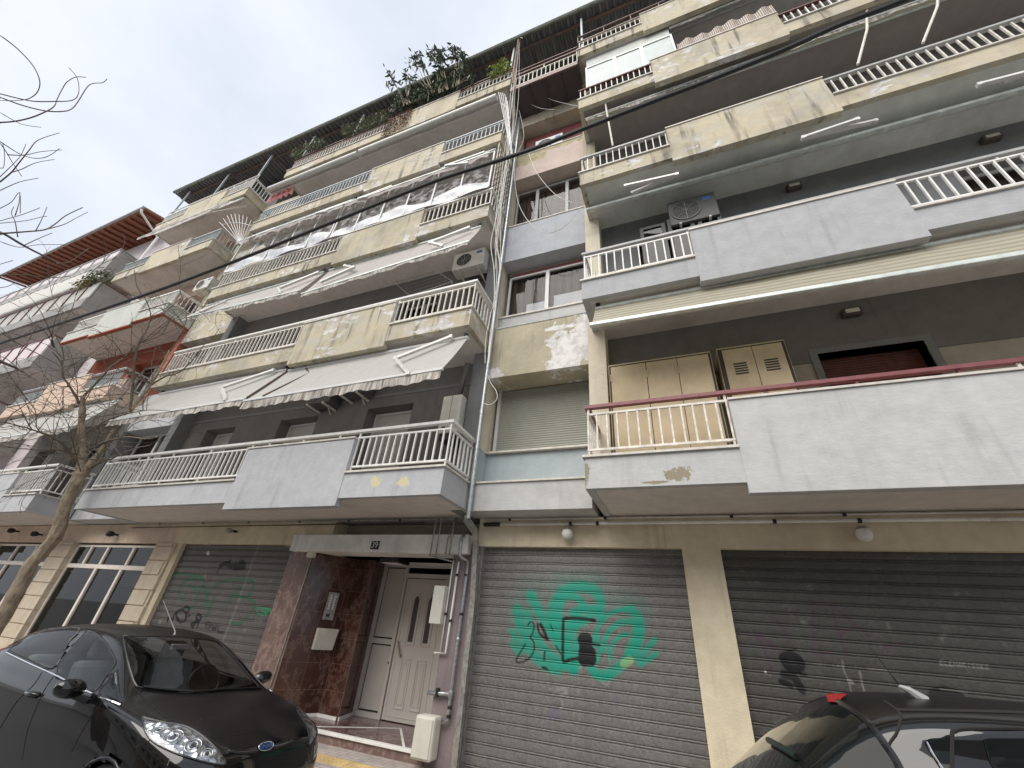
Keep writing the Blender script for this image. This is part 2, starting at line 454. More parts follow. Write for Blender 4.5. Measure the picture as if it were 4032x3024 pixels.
tac = plain('tactile_paving_yellow', (.58, .43, .20), .8, 0, .2, 6)
m = MB().box(-60, 40, 5.86, 6.16, PAVE, PAVE + .004)
for i in range(60):
    for k in range(4):
        y = 5.90 + k * .073
        m.box(-12 + i * .3, -12 + i * .3 + .27, y, y + .035, PAVE + .004, PAVE + .009)
m.build('tactile_strip', tac)['kind'] = 'structure'

# ------------------------------------------------------------------ the apartment building
GY = 6.62          # ground-floor wall plane; ground floor and pavement scaled about the camera to this depth
FY = 5.19          # balcony fronts
SY = 6.12          # spandrel plane of the window bays
BY = 6.45          # balcony back walls
B = empty('apartment_building', (-6, 7, 0), 'long five-storey apartment block with stained yellow balcony parapets, grey roller shutters and entrance 39', 'building')
def wall_open(mb, x0, x1, z0, z1, y0, y1, ops):
    xs = sorted({x0, x1} | {a for o in ops for a in o[:2]})
    for a, b in zip(xs, xs[1:]):
        zs_ = [(o[2], o[3]) for o in ops if o[0] <= a + 1e-6 and o[1] >= b - 1e-6]
        z = z0
        for (c, d) in sorted(zs_):
            if c > z + 1e-6: mb.box(a, b, y0, y1, z, c)
            z = d
        if z < z1 - 1e-6: mb.box(a, b, y0, y1, z, z1)
    return mb
ZL = [3.63, 6.90, 10.18, 13.46, 16.75]
ZR = [3.62, 6.95, 10.28, 13.61, 16.75]
RX = 9.5

# ---- ground floor
MB().box(-11.35, -6.55, GY, 7.6, 2.744, 3.20).box(-3.30, RX, GY, 7.6, 2.744, 3.20).build('lintel_beam', M['beam'], B)
MB().box(-22.4, -11.353, GY, 7.6, 2.744, 3.20).build('lintel_beam', M['beam_pink'], B)
MB().box(-6.547, -3.303, 7.0, 7.6, 2.6, 3.20).build('wall', M['wall_beige'], B)
MB().box(-.055, .443, GY + .004, 7.5, PAVE, 2.744).build('pier', M['beam'], B)
MB().box(3.95, 4.5, GY + .004, 7.5, PAVE, 2.744).build('pier', M['beam'], B)
MB().box(-3.733, -3.255, GY + .002, 8.2, PAVE, 2.75).build('pier', M['mauve'], B)
MB().box(-3.255, -3.19, GY + .03, 7.5, PAVE, 2.744).build('shutter_track', M['metal_dull'], B)
MB().box(-3.262, -3.250, GY - .006, GY + .03, PAVE, 2.60).build('chipped_edge', M['canopy'], B)
for (a, b_, n) in ((-11.88, -11.2, 0), (-16.32, -15.47, 1), (-20.6, -19.8, 2)):
    q = MB()
    z = PAVE; k = 0
    while z < 2.70:
        e = .03 if k % 2 == 0 else 0
        q.box(a + (0 if k % 2 else .0), b_ - (.09 if n == 0 and k % 2 else 0), GY - .05, 7.5, z + .008, min(z + .30, 2.74)); z += .31; k += 1
    q.box(a + .02, b_ - .02, GY - .02, 7.4, PAVE, 2.74)
    q.build('pier', M['quoin'], B, bevel=.008)
MB().box(-11.2, -11.02, GY + .02, 7.5, PAVE, 2.744).build('pier', M['beam'], B)
# shop windows with grid frames on the left
def shopwin(x0, x1, y, z0, z1, vs, zt, tv, mat):
    f = MB(); t_ = .055
    f.box(x0, x1, y - .04, y + .04, z1 - t_, z1); f.box(x0, x1, y - .04, y + .04, z0, z0 + t_)
    f.box(x0, x0 + t_, y - .04, y + .04, z0 + t_, z1 - t_); f.box(x1 - t_, x1, y - .04, y + .04, z0 + t_, z1 - t_)
    f.box(x0 + t_, x1 - t_, y - .045, y + .045, zt - .05, zt + .05)
    for v in vs: f.box(v - .045, v + .045, y - .05, y + .05, z0 + t_, zt - .05)
    for v in tv: f.box(v - .04, v + .04, y - .05, y + .05, zt + .05, z1 - t_)
    wn = f.build('shop_window', mat, B, bevel=.006)
    MB().box(x0 + .03, x1 - .03, y - .004, y + .004, z0 + .03, z1 - .03).build('pane', M['glass_dark'], wn)
    return wn
shopwin(-15.47, -11.88, GY + .12, PAVE, 2.70, (-14.05, -12.98), 2.18, (-14.75, -14.0, -12.9), M['pinkalu'])
shopwin(-19.8, -16.32, GY + .12, PAVE, 2.70, (-18.6, -17.5), 2.18, (-18.6, -17.5), M['pinkalu'])
shopwin(-26, -20.6, GY + .12, PAVE, 2.70, (-24, -22), 2.18, (-24, -22), M['pinkalu'])
MB().box(-26, -11.3, 9.4, 9.5, PAVE, 3.2).build('inner_wall', M['wall_beige'], B)
MB().box(-26, -11.3, GY + .3, 9.4, PAVE - .05, PAVE).build('inner_floor', M['wall_dark'], B)
# note stuck inside the shop window
_z1 = zm(0, 2124, .5425)
def plate_quad(pts, Y, name, mat, parent, th=.004):
    p = [at(*q, Y) for q in pts]
    return MB().prism([(v.x, v.z) for v in p], Y, Y + th).build(name, mat, parent)
plate_quad([_z1(890, 255), _z1(1008, 268), _z1(975, 340), _z1(840, 335)], GY + .15, 'window_notice', M['cloth'], B)
for k in range(4):
    a = at(*_z1(905 - k * 12, 275 + k * 17), GY + .148)
    MB().box(a.x, a.x + .22, a.y - .002, a.y, a.z - .012, a.z + .006).build('notice_line', M['black'], B)
plate_quad([_z1(170, 340), _z1(235, 345), _z1(215, 420), _z1(145, 410)], GY + .15, 'window_notice', M['cloth'], B)

# ---- entrance
MPTS = [(-7.23, GY), (-6.85, GY), (-6.44, 7.41), (-5.97, 7.38), (-6.17, 8.02), (-7.23, 8.02)]
mm = MB().prismz([MPTS[1], MPTS[2], MPTS[3], MPTS[4], (-7.0, 8.02), (-7.0, 6.62)], .02, 2.60)
mw = mm.build('marble_cladding', M['marble'], B)
MB().box(-7.49, -6.852, GY - .004, 6.8, PAVE, 2.60).build('marble_cladding', M['marble_lt'], B)
g = MB()
def seg(a, b, z0, z1, w_=.005):
    g.bar((a[0], a[1], z0), (b[0], b[1], z1), w_, w_)
off = .003
A1 = Vector((MPTS[1][0], MPTS[1][1])); A2 = Vector((MPTS[2][0], MPTS[2][1]))
for z in (.40, .80, 1.20, 1.60, 2.0, 2.4):
    seg(A1, A2, z, z); seg(MPTS[2], MPTS[3], z, z); seg(MPTS[3], MPTS[4], z, z)
    g.box(-7.48, -6.86, GY - .007, GY - .003, z, z + .005)
for u in (.5,): 
    q = A1.lerp(A2, u); seg(q, q, .02, 2.59)
for q in (A1, A2, MPTS[3]): seg(q, q, .02, 2.59, .008)
g.build('tile_joint', M['grout'], mw)
MB().prismz([(-6.9, GY), (-3.733, GY), (-3.733, 8.0), (-6.2, 8.0), (-6.0, 7.4), (-6.5, 7.42)], -.02, .018).build('entrance_floor', M['marble_fl'], B)
MB().box(-6.85, -3.733, GY - .035, GY + .06, -.014, .0225).build('step_nosing', M['canopy'], B, bevel=.004)
MB().box(-6.85, -3.733, GY - .001, GY + .05, PAVE, -.014).build('step_riser', M['marble_lt'], B)
MB().bar((-5.97, GY + .06, .019), (-4.88, 7.69, .019), .035, .006).bar((-4.88, 7.69, .0192), (-4.13, GY + .06, .0192), .035, .006).build('floor_inlay', M['canopy'], B)
MB().bar((-6.83, GY + .1, .04), (-6.45, 7.38, .04), .02, .05).bar((-6.45, 7.39, .041), (-5.99, 7.36, .041), .02, .05).bar((-5.955, 7.38, .04), (-6.13, 7.95, .04), .02, .05).build('skirting', M['canopy'], B)
cn = MB().box(-7.36, -3.39, 6.44, 6.60, 2.593, 2.896).box(-7.30, -3.45, 6.60, 8.1, 2.60, 2.72).build('entrance_canopy', M['canopy'], B, bevel=.006)
# door set
DY = 8.0
f = MB()
F_ = lambda a, b, c, d, y0=-.03, y1=.06: f.box(a, b, DY + y0, DY + y1, c, d)
F_(-6.17, -6.09, .018, 2.60); F_(-6.09, -3.74, 2.555, 2.60); F_(-5.60, -5.53, .018, 2.555); F_(-5.53, -4.50, 2.36, 2.44)
F_(-6.09, -5.60, 1.16, 1.25); F_(-6.09, -5.60, .018, .10); F_(-4.57, -4.47, .018, 2.36); F_(-4.47, -3.74, .018, 2.555, 0, .05)
F_(-4.50, -4.42, 2.36, 2.555)
dr = f.build('entrance_door', M['door'], B, bevel=.005)
MB().box(-6.06, -5.63, DY + .012, DY + .03, .13, 1.135).box(-6.06, -5.63, DY + .012, DY + .03, 1.275, 2.53).build('side_panel', M['door'], dr, bevel=.004)
MB().box(-6.09, -5.60, DY + .035, DY + .045, .1, 1.16).box(-6.09, -5.60, DY + .035, DY + .045, 1.25, 2.555).box(-5.53, -4.57, DY + .035, DY + .045, .018, 2.36).build('door_gap', M['door_groove'], dr)
MB().box(-5.52, -4.51, DY + .01, DY + .02, 2.44, 2.555).build('transom_pane', M['glass_dark'], dr)
lf = MB()
lf.box(-5.515, -4.585, DY + .0, DY + .03, .03, 2.345)
lf = lf.build('door_leaf', M['door'], dr, bevel=.004)
def ring(mb, pts, w_, y0, y1):
    n = len(pts); c = Vector((sum(p[0] for p in pts) / n, sum(p[1] for p in pts) / n))
    for i in range(n):
        a = pts[i]; b_ = pts[(i + 1) % n]
        mb.bar((a[0], (y0 + y1) / 2, a[1]), (b_[0], (y0 + y1) / 2, b_[1]), y1 - y0, w_, up=(0, 1, 0)) if False else mb.bar((a[0], (y0 + y1) / 2, a[1]), (b_[0], (y0 + y1) / 2, b_[1]), w_, y1 - y0, up=(0, 1, 0))
gl = MB(); tr = MB()
for cx in (-5.20, -4.86):
    sh = [(cx - .055, 1.24), (cx + .055, 1.24), (cx + .055, 1.96), (cx + .02, 2.03), (cx - .02, 2.03), (cx - .055, 1.96)]
    gl.prism(sh, DY - .004, DY + .001)
    ring(tr, [(cx + (x - cx) * 1.75, 1.635 + (z - 1.635) * 1.12) for x, z in sh], .025, DY - .014, DY)
    ring(tr, [(cx - .10, .22), (cx + .10, .22), (cx + .10, .96), (cx - .10, .96)], .02, DY - .012, DY)
    ring(tr, [(cx - .06, .28), (cx + .06, .28), (cx + .06, .90), (cx - .06, .90)], .012, DY - .010, DY)
ring(tr, [(-5.46, .10), (-4.64, .10), (-4.64, 2.28), (-5.46, 2.28)], .014, DY - .008, DY)
gl.build('glass_slot', M['glass_dark'], lf); tr.build('moulding', M['door'], lf, bevel=.003)
MB().bar((-5.44, DY - .05, 1.24), (-5.32, DY - .05, .98), .035, .02).box(-5.44, -5.42, DY - .05, DY, 1.2, 1.22).box(-5.34, -5.32, DY - .05, DY, 1.0, 1.02).build('pull_handle', plain('brass_worn', (.42, .38, .26), .4, .4), lf)
MB().box(-5.58, -5.56, DY - .05, DY - .03, .86, .89).build('latch', M['rust'], dr)
MB().box(-7.2, -3.3, 8.1, 8.3, -.1, 3.2).box(-7.49, -7.25, 6.8, 8.2, -.1, 3.2).build('wall', M['wall_beige'], B)

# ---- painted roller shutters
def shutter(x0, x1, z0, z1, y, mat, name, paint=None, dx=.0125):
    pitch = .1276
    prof = [(0, 0), (.012, -.002), (.045, -.0035), (.078, -.003), (.092, -.0005), (.0935, .013), (.100, .014), (.1005, .004), (.110, .001), (.1195, .004), (.120, .014), (.1270, .013)]
    rows = []
    k = 0
    while True:
        z = z1 - k * pitch
        if z < z0: break
        for (t_, dy) in prof: rows.append((z - t_, y + dy))
        k += 1
    if paint:
        rr = []
        for (a, b_) in zip(rows, rows[1:]):
            rr.append(a)
            n = int((a[0] - b_[0]) / .013)
            for i in range(1, n): rr.append((a[0] + (b_[0] - a[0]) * i / n, a[1] + (b_[1] - a[1]) * i / n))
        rr.append(rows[-1]); rows = rr
    nx = int((x1 - x0) / dx) if paint else 1
    xs = np.linspace(x0, x1, nx + 1); nr = len(rows)
    V = np.zeros((nr, nx + 1, 3)); V[..., 0] = xs[None]; V[..., 1] = np.array([r[1] for r in rows])[:, None]; V[..., 2] = np.array([r[0] for r in rows])[:, None]
    idx = np.arange(nr * (nx + 1)).reshape(nr, nx + 1)
    F = np.stack([idx[:-1, :-1], idx[1:, :-1], idx[1:, 1:], idx[:-1, 1:]], -1).reshape(-1, 4)
    me = bpy.data.meshes.new(name)
    me.from_pydata((V.reshape(-1, 3) - np.array(wloc(B))).tolist(), [], F.tolist()); me.update()
    ca = me.color_attributes.new('paint', 'FLOAT_COLOR', 'POINT')
    C = np.zeros((nr * (nx + 1), 4))
    if paint:
        P = V.reshape(-1, 3)[:, [0, 2]]
        for (pts, r, soft, c, al) in paint:
            p = np.array([(q[0], q[1]) for q in pts]); d = np.full(len(P), 1e9)
            lo = p.min(0) - r - soft - .02; hi = p.max(0) + r + soft + .02
            m_ = ((P > lo) & (P < hi)).all(1); Q = P[m_]; dd = np.full(len(Q), 1e9)
            for a, b_ in (zip(p, p[1:]) if len(p) > 1 else [(p[0], p[0])]):
                ab = b_ - a; L = max((ab ** 2).sum(), 1e-9)
                t_ = np.clip(((Q - a) @ ab) / L, 0, 1)[:, None]
                dd = np.minimum(dd, np.linalg.norm(Q - (a + t_ * ab), axis=1))
            al_ = al * np.clip((r + soft - dd) / max(2 * soft, 1e-4), 0, 1)
            old = C[m_]
            na = al_ + old[:, 3] * (1 - al_)
            rgb = (np.array(c)[None] * al_[:, None] + old[:, :3] * (old[:, 3] * (1 - al_))[:, None]) / np.maximum(na, 1e-6)[:, None]
            C[m_] = np.concatenate([rgb, na[:, None]], 1)
    ca.data.foreach_set('color', C.ravel().astype(np.float32))
    me.materials.append(mat)
    o = bpy.data.objects.new(name, me); col.objects.link(o); o.parent = B
    return o
SYs = GY + .11
def smooth(pts, n=5):
    if len(pts) < 3: return pts
    o_ = []
    P_ = [pts[0]] + list(pts) + [pts[-1]]
    for i in range(1, len(P_) - 2):
        a, b_, c, d = [np.array(P_[i + k], float) for k in (-1, 0, 1, 2)]
        for k in range(n):
            t_ = k / n
            o_.append(tuple(.5 * ((2 * b_) + (-a + c) * t_ + (2 * a - 5 * b_ + 4 * c - d) * t_ ** 2 + (-a + 3 * b_ - 3 * c + d) * t_ ** 3)))
    o_.append(tuple(pts[-1])); return o_
def stroke(zf, pts, r, soft, c, al, sm=True):
    s_ = smooth(pts) if sm else pts
    w_ = [at(*zf(*q), SYs) for q in s_]
    return ([(v.x, v.z) for v in w_], r, soft, c, al)
z3 = zm(1700, 2024, .5425); z4 = zm(2832, 2124, .5425)
U = .00225      # metres per crop pixel on the shutters
TEAL = (.01, .31, .215); BLK = (.008, .008, .01)
pc = []
def T(pts, w_, al=.88, soft=None): pc.append(stroke(z3, pts, w_ * U * .84, (w_ * .30 if soft is None else soft) * U, TEAL, al))
T([(690, 560), (880, 560)], 90, .12, 80); T([(960, 520), (1180, 520)], 70, .3, 60); T([(1380, 660), (1500, 700)], 60, .3, 60); T([(620, 700), (650, 900)], 60, .25, 60)
T([(720, 590), (770, 690), (840, 810), (910, 920), (970, 1010), (1030, 1120)], 42)
T([(620, 690), (635, 780), (670, 880), (710, 970), (770, 1050), (850, 1105), (915, 1125)], 38)
T([(690, 720), (730, 850), (800, 960), (890, 1050), (960, 1090)], 34)
T([(580, 850), (620, 930), (670, 985)], 22); T([(575, 945), (640, 1015)], 17)
T([(890, 860), (870, 760), (890, 650), (960, 560), (1080, 525), (1180, 555), (1225, 630), (1215, 720)], 40)
T([(930, 790), (930, 690), (960, 610), (1020, 590), (1080, 630), (1100, 690)], 30)
T([(1020, 720), (1110, 690), (1200, 700), (1230, 760)], 32); T([(1060, 760), (1010, 860), (980, 960), (985, 1050)], 42)
T([(900, 760), (935, 870), (960, 960)], 42); T([(1060, 930), (1045, 1010), (1045, 1080)], 34); T([(960, 800), (1080, 790), (1150, 740)], 30)
T([(1175, 960), (1190, 860), (1240, 770), (1320, 710), (1420, 690)], 16); T([(1245, 990), (1265, 890), (1330, 810), (1420, 780), (1500, 800)], 20)
T([(1295, 1050), (1300, 970), (1350, 900), (1420, 870)], 16); T([(1200, 870), (1215, 980), (1200, 1070)], 15)
T([(1440, 690), (1505, 760), (1515, 850), (1490, 950), (1440, 1030), (1370, 1100), (1290, 1160), (1210, 1165), (1160, 1120)], 32)
T([(1440, 1010), (1480, 920), (1500, 820)], 40); T([(1500, 1060), (1560, 980), (1620, 910)], 19); T([(1510, 1095), (1570, 1055), (1630, 1015)], 17)
T([(940, 1095), (1035, 1140)], 22); T([(1170, 1160), (1230, 1185), (1300, 1175)], 17)
def K(pts, w_, sm=False, al=.96, c=BLK, zf=z3, L=pc): L.append(stroke(zf, pts, w_ * U * .5, .006, c, al, sm))
K([(1182, 772), (1080, 757), (970, 757), (955, 790), (952, 930), (955, 1065), (1000, 1058), (1075, 1045)], 19, True)
K([(1105, 915), (1120, 915)], 82); K([(1110, 960), (1125, 960)], 70); K([(1115, 1010), (1140, 1010)], 88); K([(1105, 1050), (1150, 1050)], 78); K([(1170, 945), (1215, 952)], 16); K([(1090, 1082), (1105, 1088)], 22); K([(1155, 1082), (1170, 1088)], 22)
K([(700, 805), (720, 782), (742, 800), (735, 860), (715, 895), (740, 930), (742, 985), (710, 1045), (650, 1075), (612, 1068), (640, 1010), (680, 945)], 10, True)
K([(770, 800), (775, 850), (805, 890), (845, 912)], 14, True); K([(790, 800), (820, 860), (835, 905)], 20, True); K([(820, 1000), (815, 1060)], 12); K([(862, 800), (880, 850)], 7); K([(805, 1112), (838, 1126)], 14); K([(900, 955), (935, 1015)], 8)
K([(870, 1450), (905, 1450)], 60, al=.22, c=(.16, .12, .3)); K([(820, 1530), (850, 1490)], 30, al=.15, c=(.16, .12, .3)); K([(1290, 1330), (1340, 1360)], 30, al=.12, c=(.16, .12, .3))
K([(900, 1280), (960, 1270), (980, 1300), (930, 1310)], 16, True, .22, (.6, .6, .6)); K([(940, 1350), (955, 1390), (930, 1410)], 8, True, .25, (.6, .6, .6)); K([(1240, 1225), (1275, 1240), (1290, 1215)], 8, True, .25, (.6, .6, .6))
K([(1395, 1090), (1440, 1060)], 45, al=.4, c=(.45, .55, .2))
shutter(-3.19, -.055, PAVE, 2.744, SYs, M['shutter_c'], 'roller_shutter', pc)
# right shutter: faint lines, chalk lettering, black figure
pr = []
K4 = lambda pts, w_, al=.9, c=BLK, sm=True: K(pts, w_, sm, al, c, z4, pr)
K4([(460, 850), (510, 830), (570, 860), (600, 910), (560, 950), (500, 930), (460, 870)], 34); K4([(500, 900), (560, 900)], 60, .85)
K4([(470, 980), (540, 1000), (580, 1060), (600, 1090)], 38); K4([(450, 1030), (520, 1060)], 28); K4([(590, 975), (628, 985)], 14); K4([(500, 810), (560, 795)], 10)
PU = (.10, .045, .085)
for s_ in ([(255, 680), (300, 740), (350, 860), (395, 990)], [(270, 690), (350, 740), (430, 800)], [(420, 595), (470, 650), (510, 740)], [(675, 450), (680, 600), (680, 830)], [(810, 470), (850, 600), (880, 720), (920, 830)], [(820, 480), (930, 570), (1080, 690)], [(880, 680), (1000, 640)], [(1190, 750), (1210, 790), (1240, 760)], [(1290, 770), (1330, 760)], [(700, 835), (820, 820)], [(500, 545), (520, 570)]):
    K4(s_, 13, .6, PU, False)
CH = (.55, .54, .50)
FONT = {'E': [[(1, 1), (0, 1), (0, 0), (1, 0)], [(0, .5), (.8, .5)]], 'L': [[(0, 1), (0, 0), (1, 0)]], 'N': [[(0, 0), (0, 1), (1, 0), (1, 1)]], 'A': [[(0, 0), (.5, 1), (1, 0)], [(.2, .4), (.8, .4)]],
        'K': [[(0, 0), (0, 1)], [(1, 1), (0, .5), (1, 0)]], 'I': [[(.5, 0), (.5, 1)]], 'S': [[(1, .9), (.5, 1), (0, .8), (.1, .55), (.9, .45), (1, .2), (.5, 0), (0, .1)]],
        'W': [[(0, 1), (.25, 0), (.5, .7), (.75, 0), (1, 1)]], 'C': [[(1, .9), (.5, 1), (0, .5), (.5, 0), (1, .1)]], 'P': [[(0, 0), (0, 1), (.8, .95), (.8, .55), (0, .5)]],
        'U': [[(0, 1), (0, .2), (.5, 0), (1, .2), (1, 1)]], 'T': [[(0, 1), (1, 1)], [(.5, 1), (.5, 0)]], 'D': [[(0, 0), (0, 1), (1, .6), (.9, .2), (0, 0)]], 'O': [[(.5, 0), (0, .5), (.5, 1), (1, .5), (.5, 0)]],
        'R': [[(0, 0), (0, 1), (.9, .8), (0, .5), (1, 0)]], 'M': [[(0, 0), (.1, 1), (.5, .4), (.9, 1), (1, 0)]]}
def letters(txt, p0, p1, h, w_, c, al, zf, L, fx=.62):
    n = len(txt)
    for i, ch in enumerate(txt):
        if ch == ' ': continue
        bx = p0[0] + (p1[0] - p0[0]) * i / n; by = p0[1] + (p1[1] - p0[1]) * i / n; cw = (p1[0] - p0[0]) / n * fx
        for s_ in FONT[ch]:
            L.append(stroke(zf, [(bx + x * cw, by - y * h) for x, y in s_], w_ * U * .5, .004, c, al, False))
letters('ELENAKISSES', (1605, 912), (1968, 945), 36, 3, CH, .6, z4, pr)
letters('DI CAN  TI NANNA', (725, 918), (1240, 962), 26, 2.5, CH, .4, z4, pr)
K4([(895, 880), (905, 950), (935, 1020), (965, 1130)], 5, .4, CH); K4([(1020, 960), (1045, 1080), (1070, 1140)], 7, .4, CH); K4([(940, 1020), (965, 1040)], 16, .4, CH); K4([(335, 960), (338, 966)], 10, .8, (.8, .8, .8))
K4([(1560, 1120), (1640, 1100), (1740, 1130)], 40, .8); K4([(1600, 1085), (1700, 1095), (1800, 1115)], 5, .35, CH)
shutter(.443, 3.95, PAVE, 2.744, SYs, M['shutter_r'], 'roller_shutter', pr, .009)
pl = []
Kl = lambda pts, w_, al=.9, c=BLK, sm=True: K(pts, w_ * 2.3, sm, al, c, _z1, pl)
GRN = (.015, .14, .05)
Kl([(1880, 40), (1800, 250), (1720, 480), (1640, 680), (1610, 760)], 12, .22, (.42, .38, .33), False)  # long pale streak: reflected light painted into the shutter colour
Kl([(1600, 190), (1640, 175), (1680, 195), (1710, 185)], 20, .97); Kl([(1730, 195), (1750, 165), (1770, 190)], 22, .97); Kl([(1575, 245), (1600, 200), (1680, 150)], 8); Kl([(1700, 215), (1775, 205)], 14)
for s_ in ([(1200, 380), (1190, 310), (1230, 260), (1300, 250), (1420, 265), (1480, 300), (1450, 370), (1380, 330)], [(1330, 440), (1300, 380), (1340, 300), (1420, 290)], [(1420, 470), (1440, 380), (1480, 340), (1500, 420), (1470, 500)], [(1520, 500), (1500, 420), (1560, 340), (1640, 300), (1740, 290), (1830, 300), (1840, 360), (1780, 420), (1700, 400)], [(1660, 460), (1700, 380), (1760, 350)], [(1680, 600), (1740, 610), (1820, 540), (1850, 460), (1800, 430)], [(1480, 560), (1530, 500), (1560, 420)], [(1340, 500), (1400, 500)]):
    Kl(s_, 10, .75, GRN)
letters('CSPUAT', (1865, 545), (2060, 570), 52, 12, (.02, .34, .14), .9, _z1, pl, .75)
letters('ON TIM', (1850, 600), (2030, 625), 30, 6, (.30, .42, .34), .5, _z1, pl)
letters('SWL', (1490, 645), (1630, 690), 44, 12, BLK, .9, _z1, pl, .8)
for s_ in ([(1215, 600), (1225, 560), (1250, 590), (1265, 545), (1290, 520)], [(1290, 590), (1280, 540), (1310, 510), (1345, 530), (1350, 580), (1310, 600), (1290, 570)], [(1300, 520), (1350, 490), (1375, 510), (1350, 540)], [(1440, 540), (1425, 560), (1440, 590), (1462, 570), (1440, 540)], [(1400, 640), (1390, 610), (1440, 600), (1430, 640)], [(1370, 550), (1376, 556)]):
    Kl(s_, 9, .98)
Kl([(1430, 590), (1410, 620)], 14, .95)
Kl([(1508, 95), (1512, 105)], 14, .8, (.7, .68, .65)); Kl([(1480, 35), (1530, 38)], 8, .4, (.7, .68, .65)); Kl([(2080, 42), (2120, 45)], 10, .4, (.7, .68, .65))
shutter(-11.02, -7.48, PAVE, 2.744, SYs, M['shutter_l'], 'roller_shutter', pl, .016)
MB().box(-11.0, -7.5, 7.2, 7.3, PAVE, 3.2).box(-3.2, RX, 7.2, 7.3, PAVE, 3.2).build('inner_wall', M['dark'], B)

# ---- upper structure
MB().box(-22.3, RX, 7.3, 13, 3.2, 17.3).build('building_core', M['wall_grey'], B)
def railing(x0, x1, z, hr, mat, mtop, parent, xl=None, side=None, pitch=.14, open_top=True, sy1=6.08, top_all=None):
    """balusters between two rails, lower rail off the sill; side = x of a return railing running back to the wall"""
    r = MB(); y = FY + .075; zu = z + .64; zl = z + .09
    r.box(x0, x1, y - .018, y + .018, zu, zu + .03); r.box(x0, x1, y - .018, y + .018, zl, zl + .03)
    n = max(2, round((x1 - x0) / pitch))
    for i in range(n + 1):
        x = x0 + (x1 - x0) * i / n
        x = min(max(x, x0 + .015), x1 - .015)
        r.box(x - .011, x + .011, y - .016, y + .016, zl + .03, zu)
    k = max(1, round((x1 - x0) / 1.3))
    for i in range(k + 1):
        x = min(max(x0 + (x1 - x0) * i / k, x0 + .02), x1 - .02)
        r.box(x - .013, x + .013, y - .013, y + .013, z, zl); r.box(x - .015, x + .015, y - .013, y + .013, zu + .03, hr - .035)
    if side is not None:
        x = side
        r.box(x - .018, x + .018, y + .02, sy1, zu, zu + .03); r.box(x - .018, x + .018, y + .02, sy1, zl, zl + .03)
        m_ = 6
        for i in range(1, m_ + 1):
            yy = y + (sy1 - y) * i / m_ - .02
            r.box(x - .013, x + .013, yy - .010, yy + .010, zl + .03, zu)
        r.box(x - .013, x + .013, sy1 - .05, sy1 - .025, z, zl); r.box(x - .013, x + .013, sy1 - .05, sy1 - .025, zu + .03, hr - .035)
    r.build('railing', mat, parent)
def balcony(x0, x1, z, pa, pb, hr, mf, mp_, ms, mr, mt, mtop, lside=True, rside=True, topx=None, pitch=.14, ptop=.65, drop=.13, sil=None, ztop2=None):
    s_ = MB().box(x0 + .1, x1 - .1, FY + .1, 7.3, z - .41, z - .05)
    bal = s_.build('balcony', ms, B)
    f = MB()
    f.box(x0, pa, FY, FY + .1, z - .425, z); f.box(pb, x1, FY, FY + .1, z - .425, z)
    f.box(x0, x0 + .1, FY + .1, 6.6, z - .425, z); f.box(x1 - .1, x1, FY + .1, 6.6, z - .425, z)
    f.build('fascia', mf, bal)
    MB().box(pa, pb, FY - .012, FY + .115, z - .425 - drop, z + ptop).build('parapet_panel', mp_, bal, bevel=.006)
    MB().box(pa - .01, pb + .01, FY - .035, FY + .14, z + ptop, z + ptop + .03).build('coping', mt, bal)
    t_ = MB()
    for a, b_ in ((x0 - .03, pa), (pb, x1 + .03)):
        if b_ - a > .1: t_.box(a, b_, FY - .035, FY + .14, z + .001, z + .033)
    t_.box(x0 - .03, x0 + .14, FY + .14, 6.09, z + .001, z + .033); t_.box(x1 - .14, x1 + .03, FY + .14, 6.09, z + .001, z + .033)
    t_.build('sill', sil or mt, bal)
    z_ = z + .033
    if pa - x0 > .2: railing(x0 + .03, pa - .005, z_, hr, mr, mtop, bal, side=(x0 + .05) if lside else None, pitch=pitch)
    if x1 - pb > .2: railing(pb + .005, x1 - .03, z_, hr, mr, mtop, bal, side=(x1 - .05) if rside else None, pitch=pitch)
    h = MB(); y = FY + .075
    h.box(x0, x1, y - .04, y + .035, hr - .05, hr)
    if lside: h.box(x0, x0 + .075, y + .035, 6.09, hr - .05, hr)
    if rside: h.box(x1 - .075, x1, y + .035, 6.09, hr - .05, hr)
    for i in range(3):
        x = pa + (pb - pa) * (i + .5) / 3
        h.box(x - .015, x + .015, y - .012, y + .012, z + ptop + .03, hr - .05)
    h.build('handrail', mtop, bal)
    if ztop2:
        h = MB(); h.box(x0, x1, y - .02, y + .02, ztop2 - .03, ztop2)
        n = round((x1 - x0) / .8)
        for i in range(n + 1): h.box(x0 + (x1 - x0) * i / n - .01, x0 + (x1 - x0) * i / n + .01, y - .01, y + .01, hr, ztop2 - .03)
        h.build('upper_rail', mtop, bal)
    return bal
LP = (-7.95, -5.25); CP = (-19.45, -16.92); RP = (.75, 3.55)
fas = [M['white_l1'], M['yellow'], M['yellow'], M['yellow2'], M['yellow2']]
# middle column
for i, z in enumerate(ZL):
    hr = [4.47, 7.73, 10.92, 14.24, 17.5][i]
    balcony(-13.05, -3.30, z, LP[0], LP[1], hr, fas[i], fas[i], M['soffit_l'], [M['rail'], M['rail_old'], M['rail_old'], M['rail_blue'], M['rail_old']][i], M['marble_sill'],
            [M['rail'], M['rail'], M['rail'], M['rail_blue'], M['rail_brown']][i], ztop2=17.75 if i == 4 else None, pitch=.14)
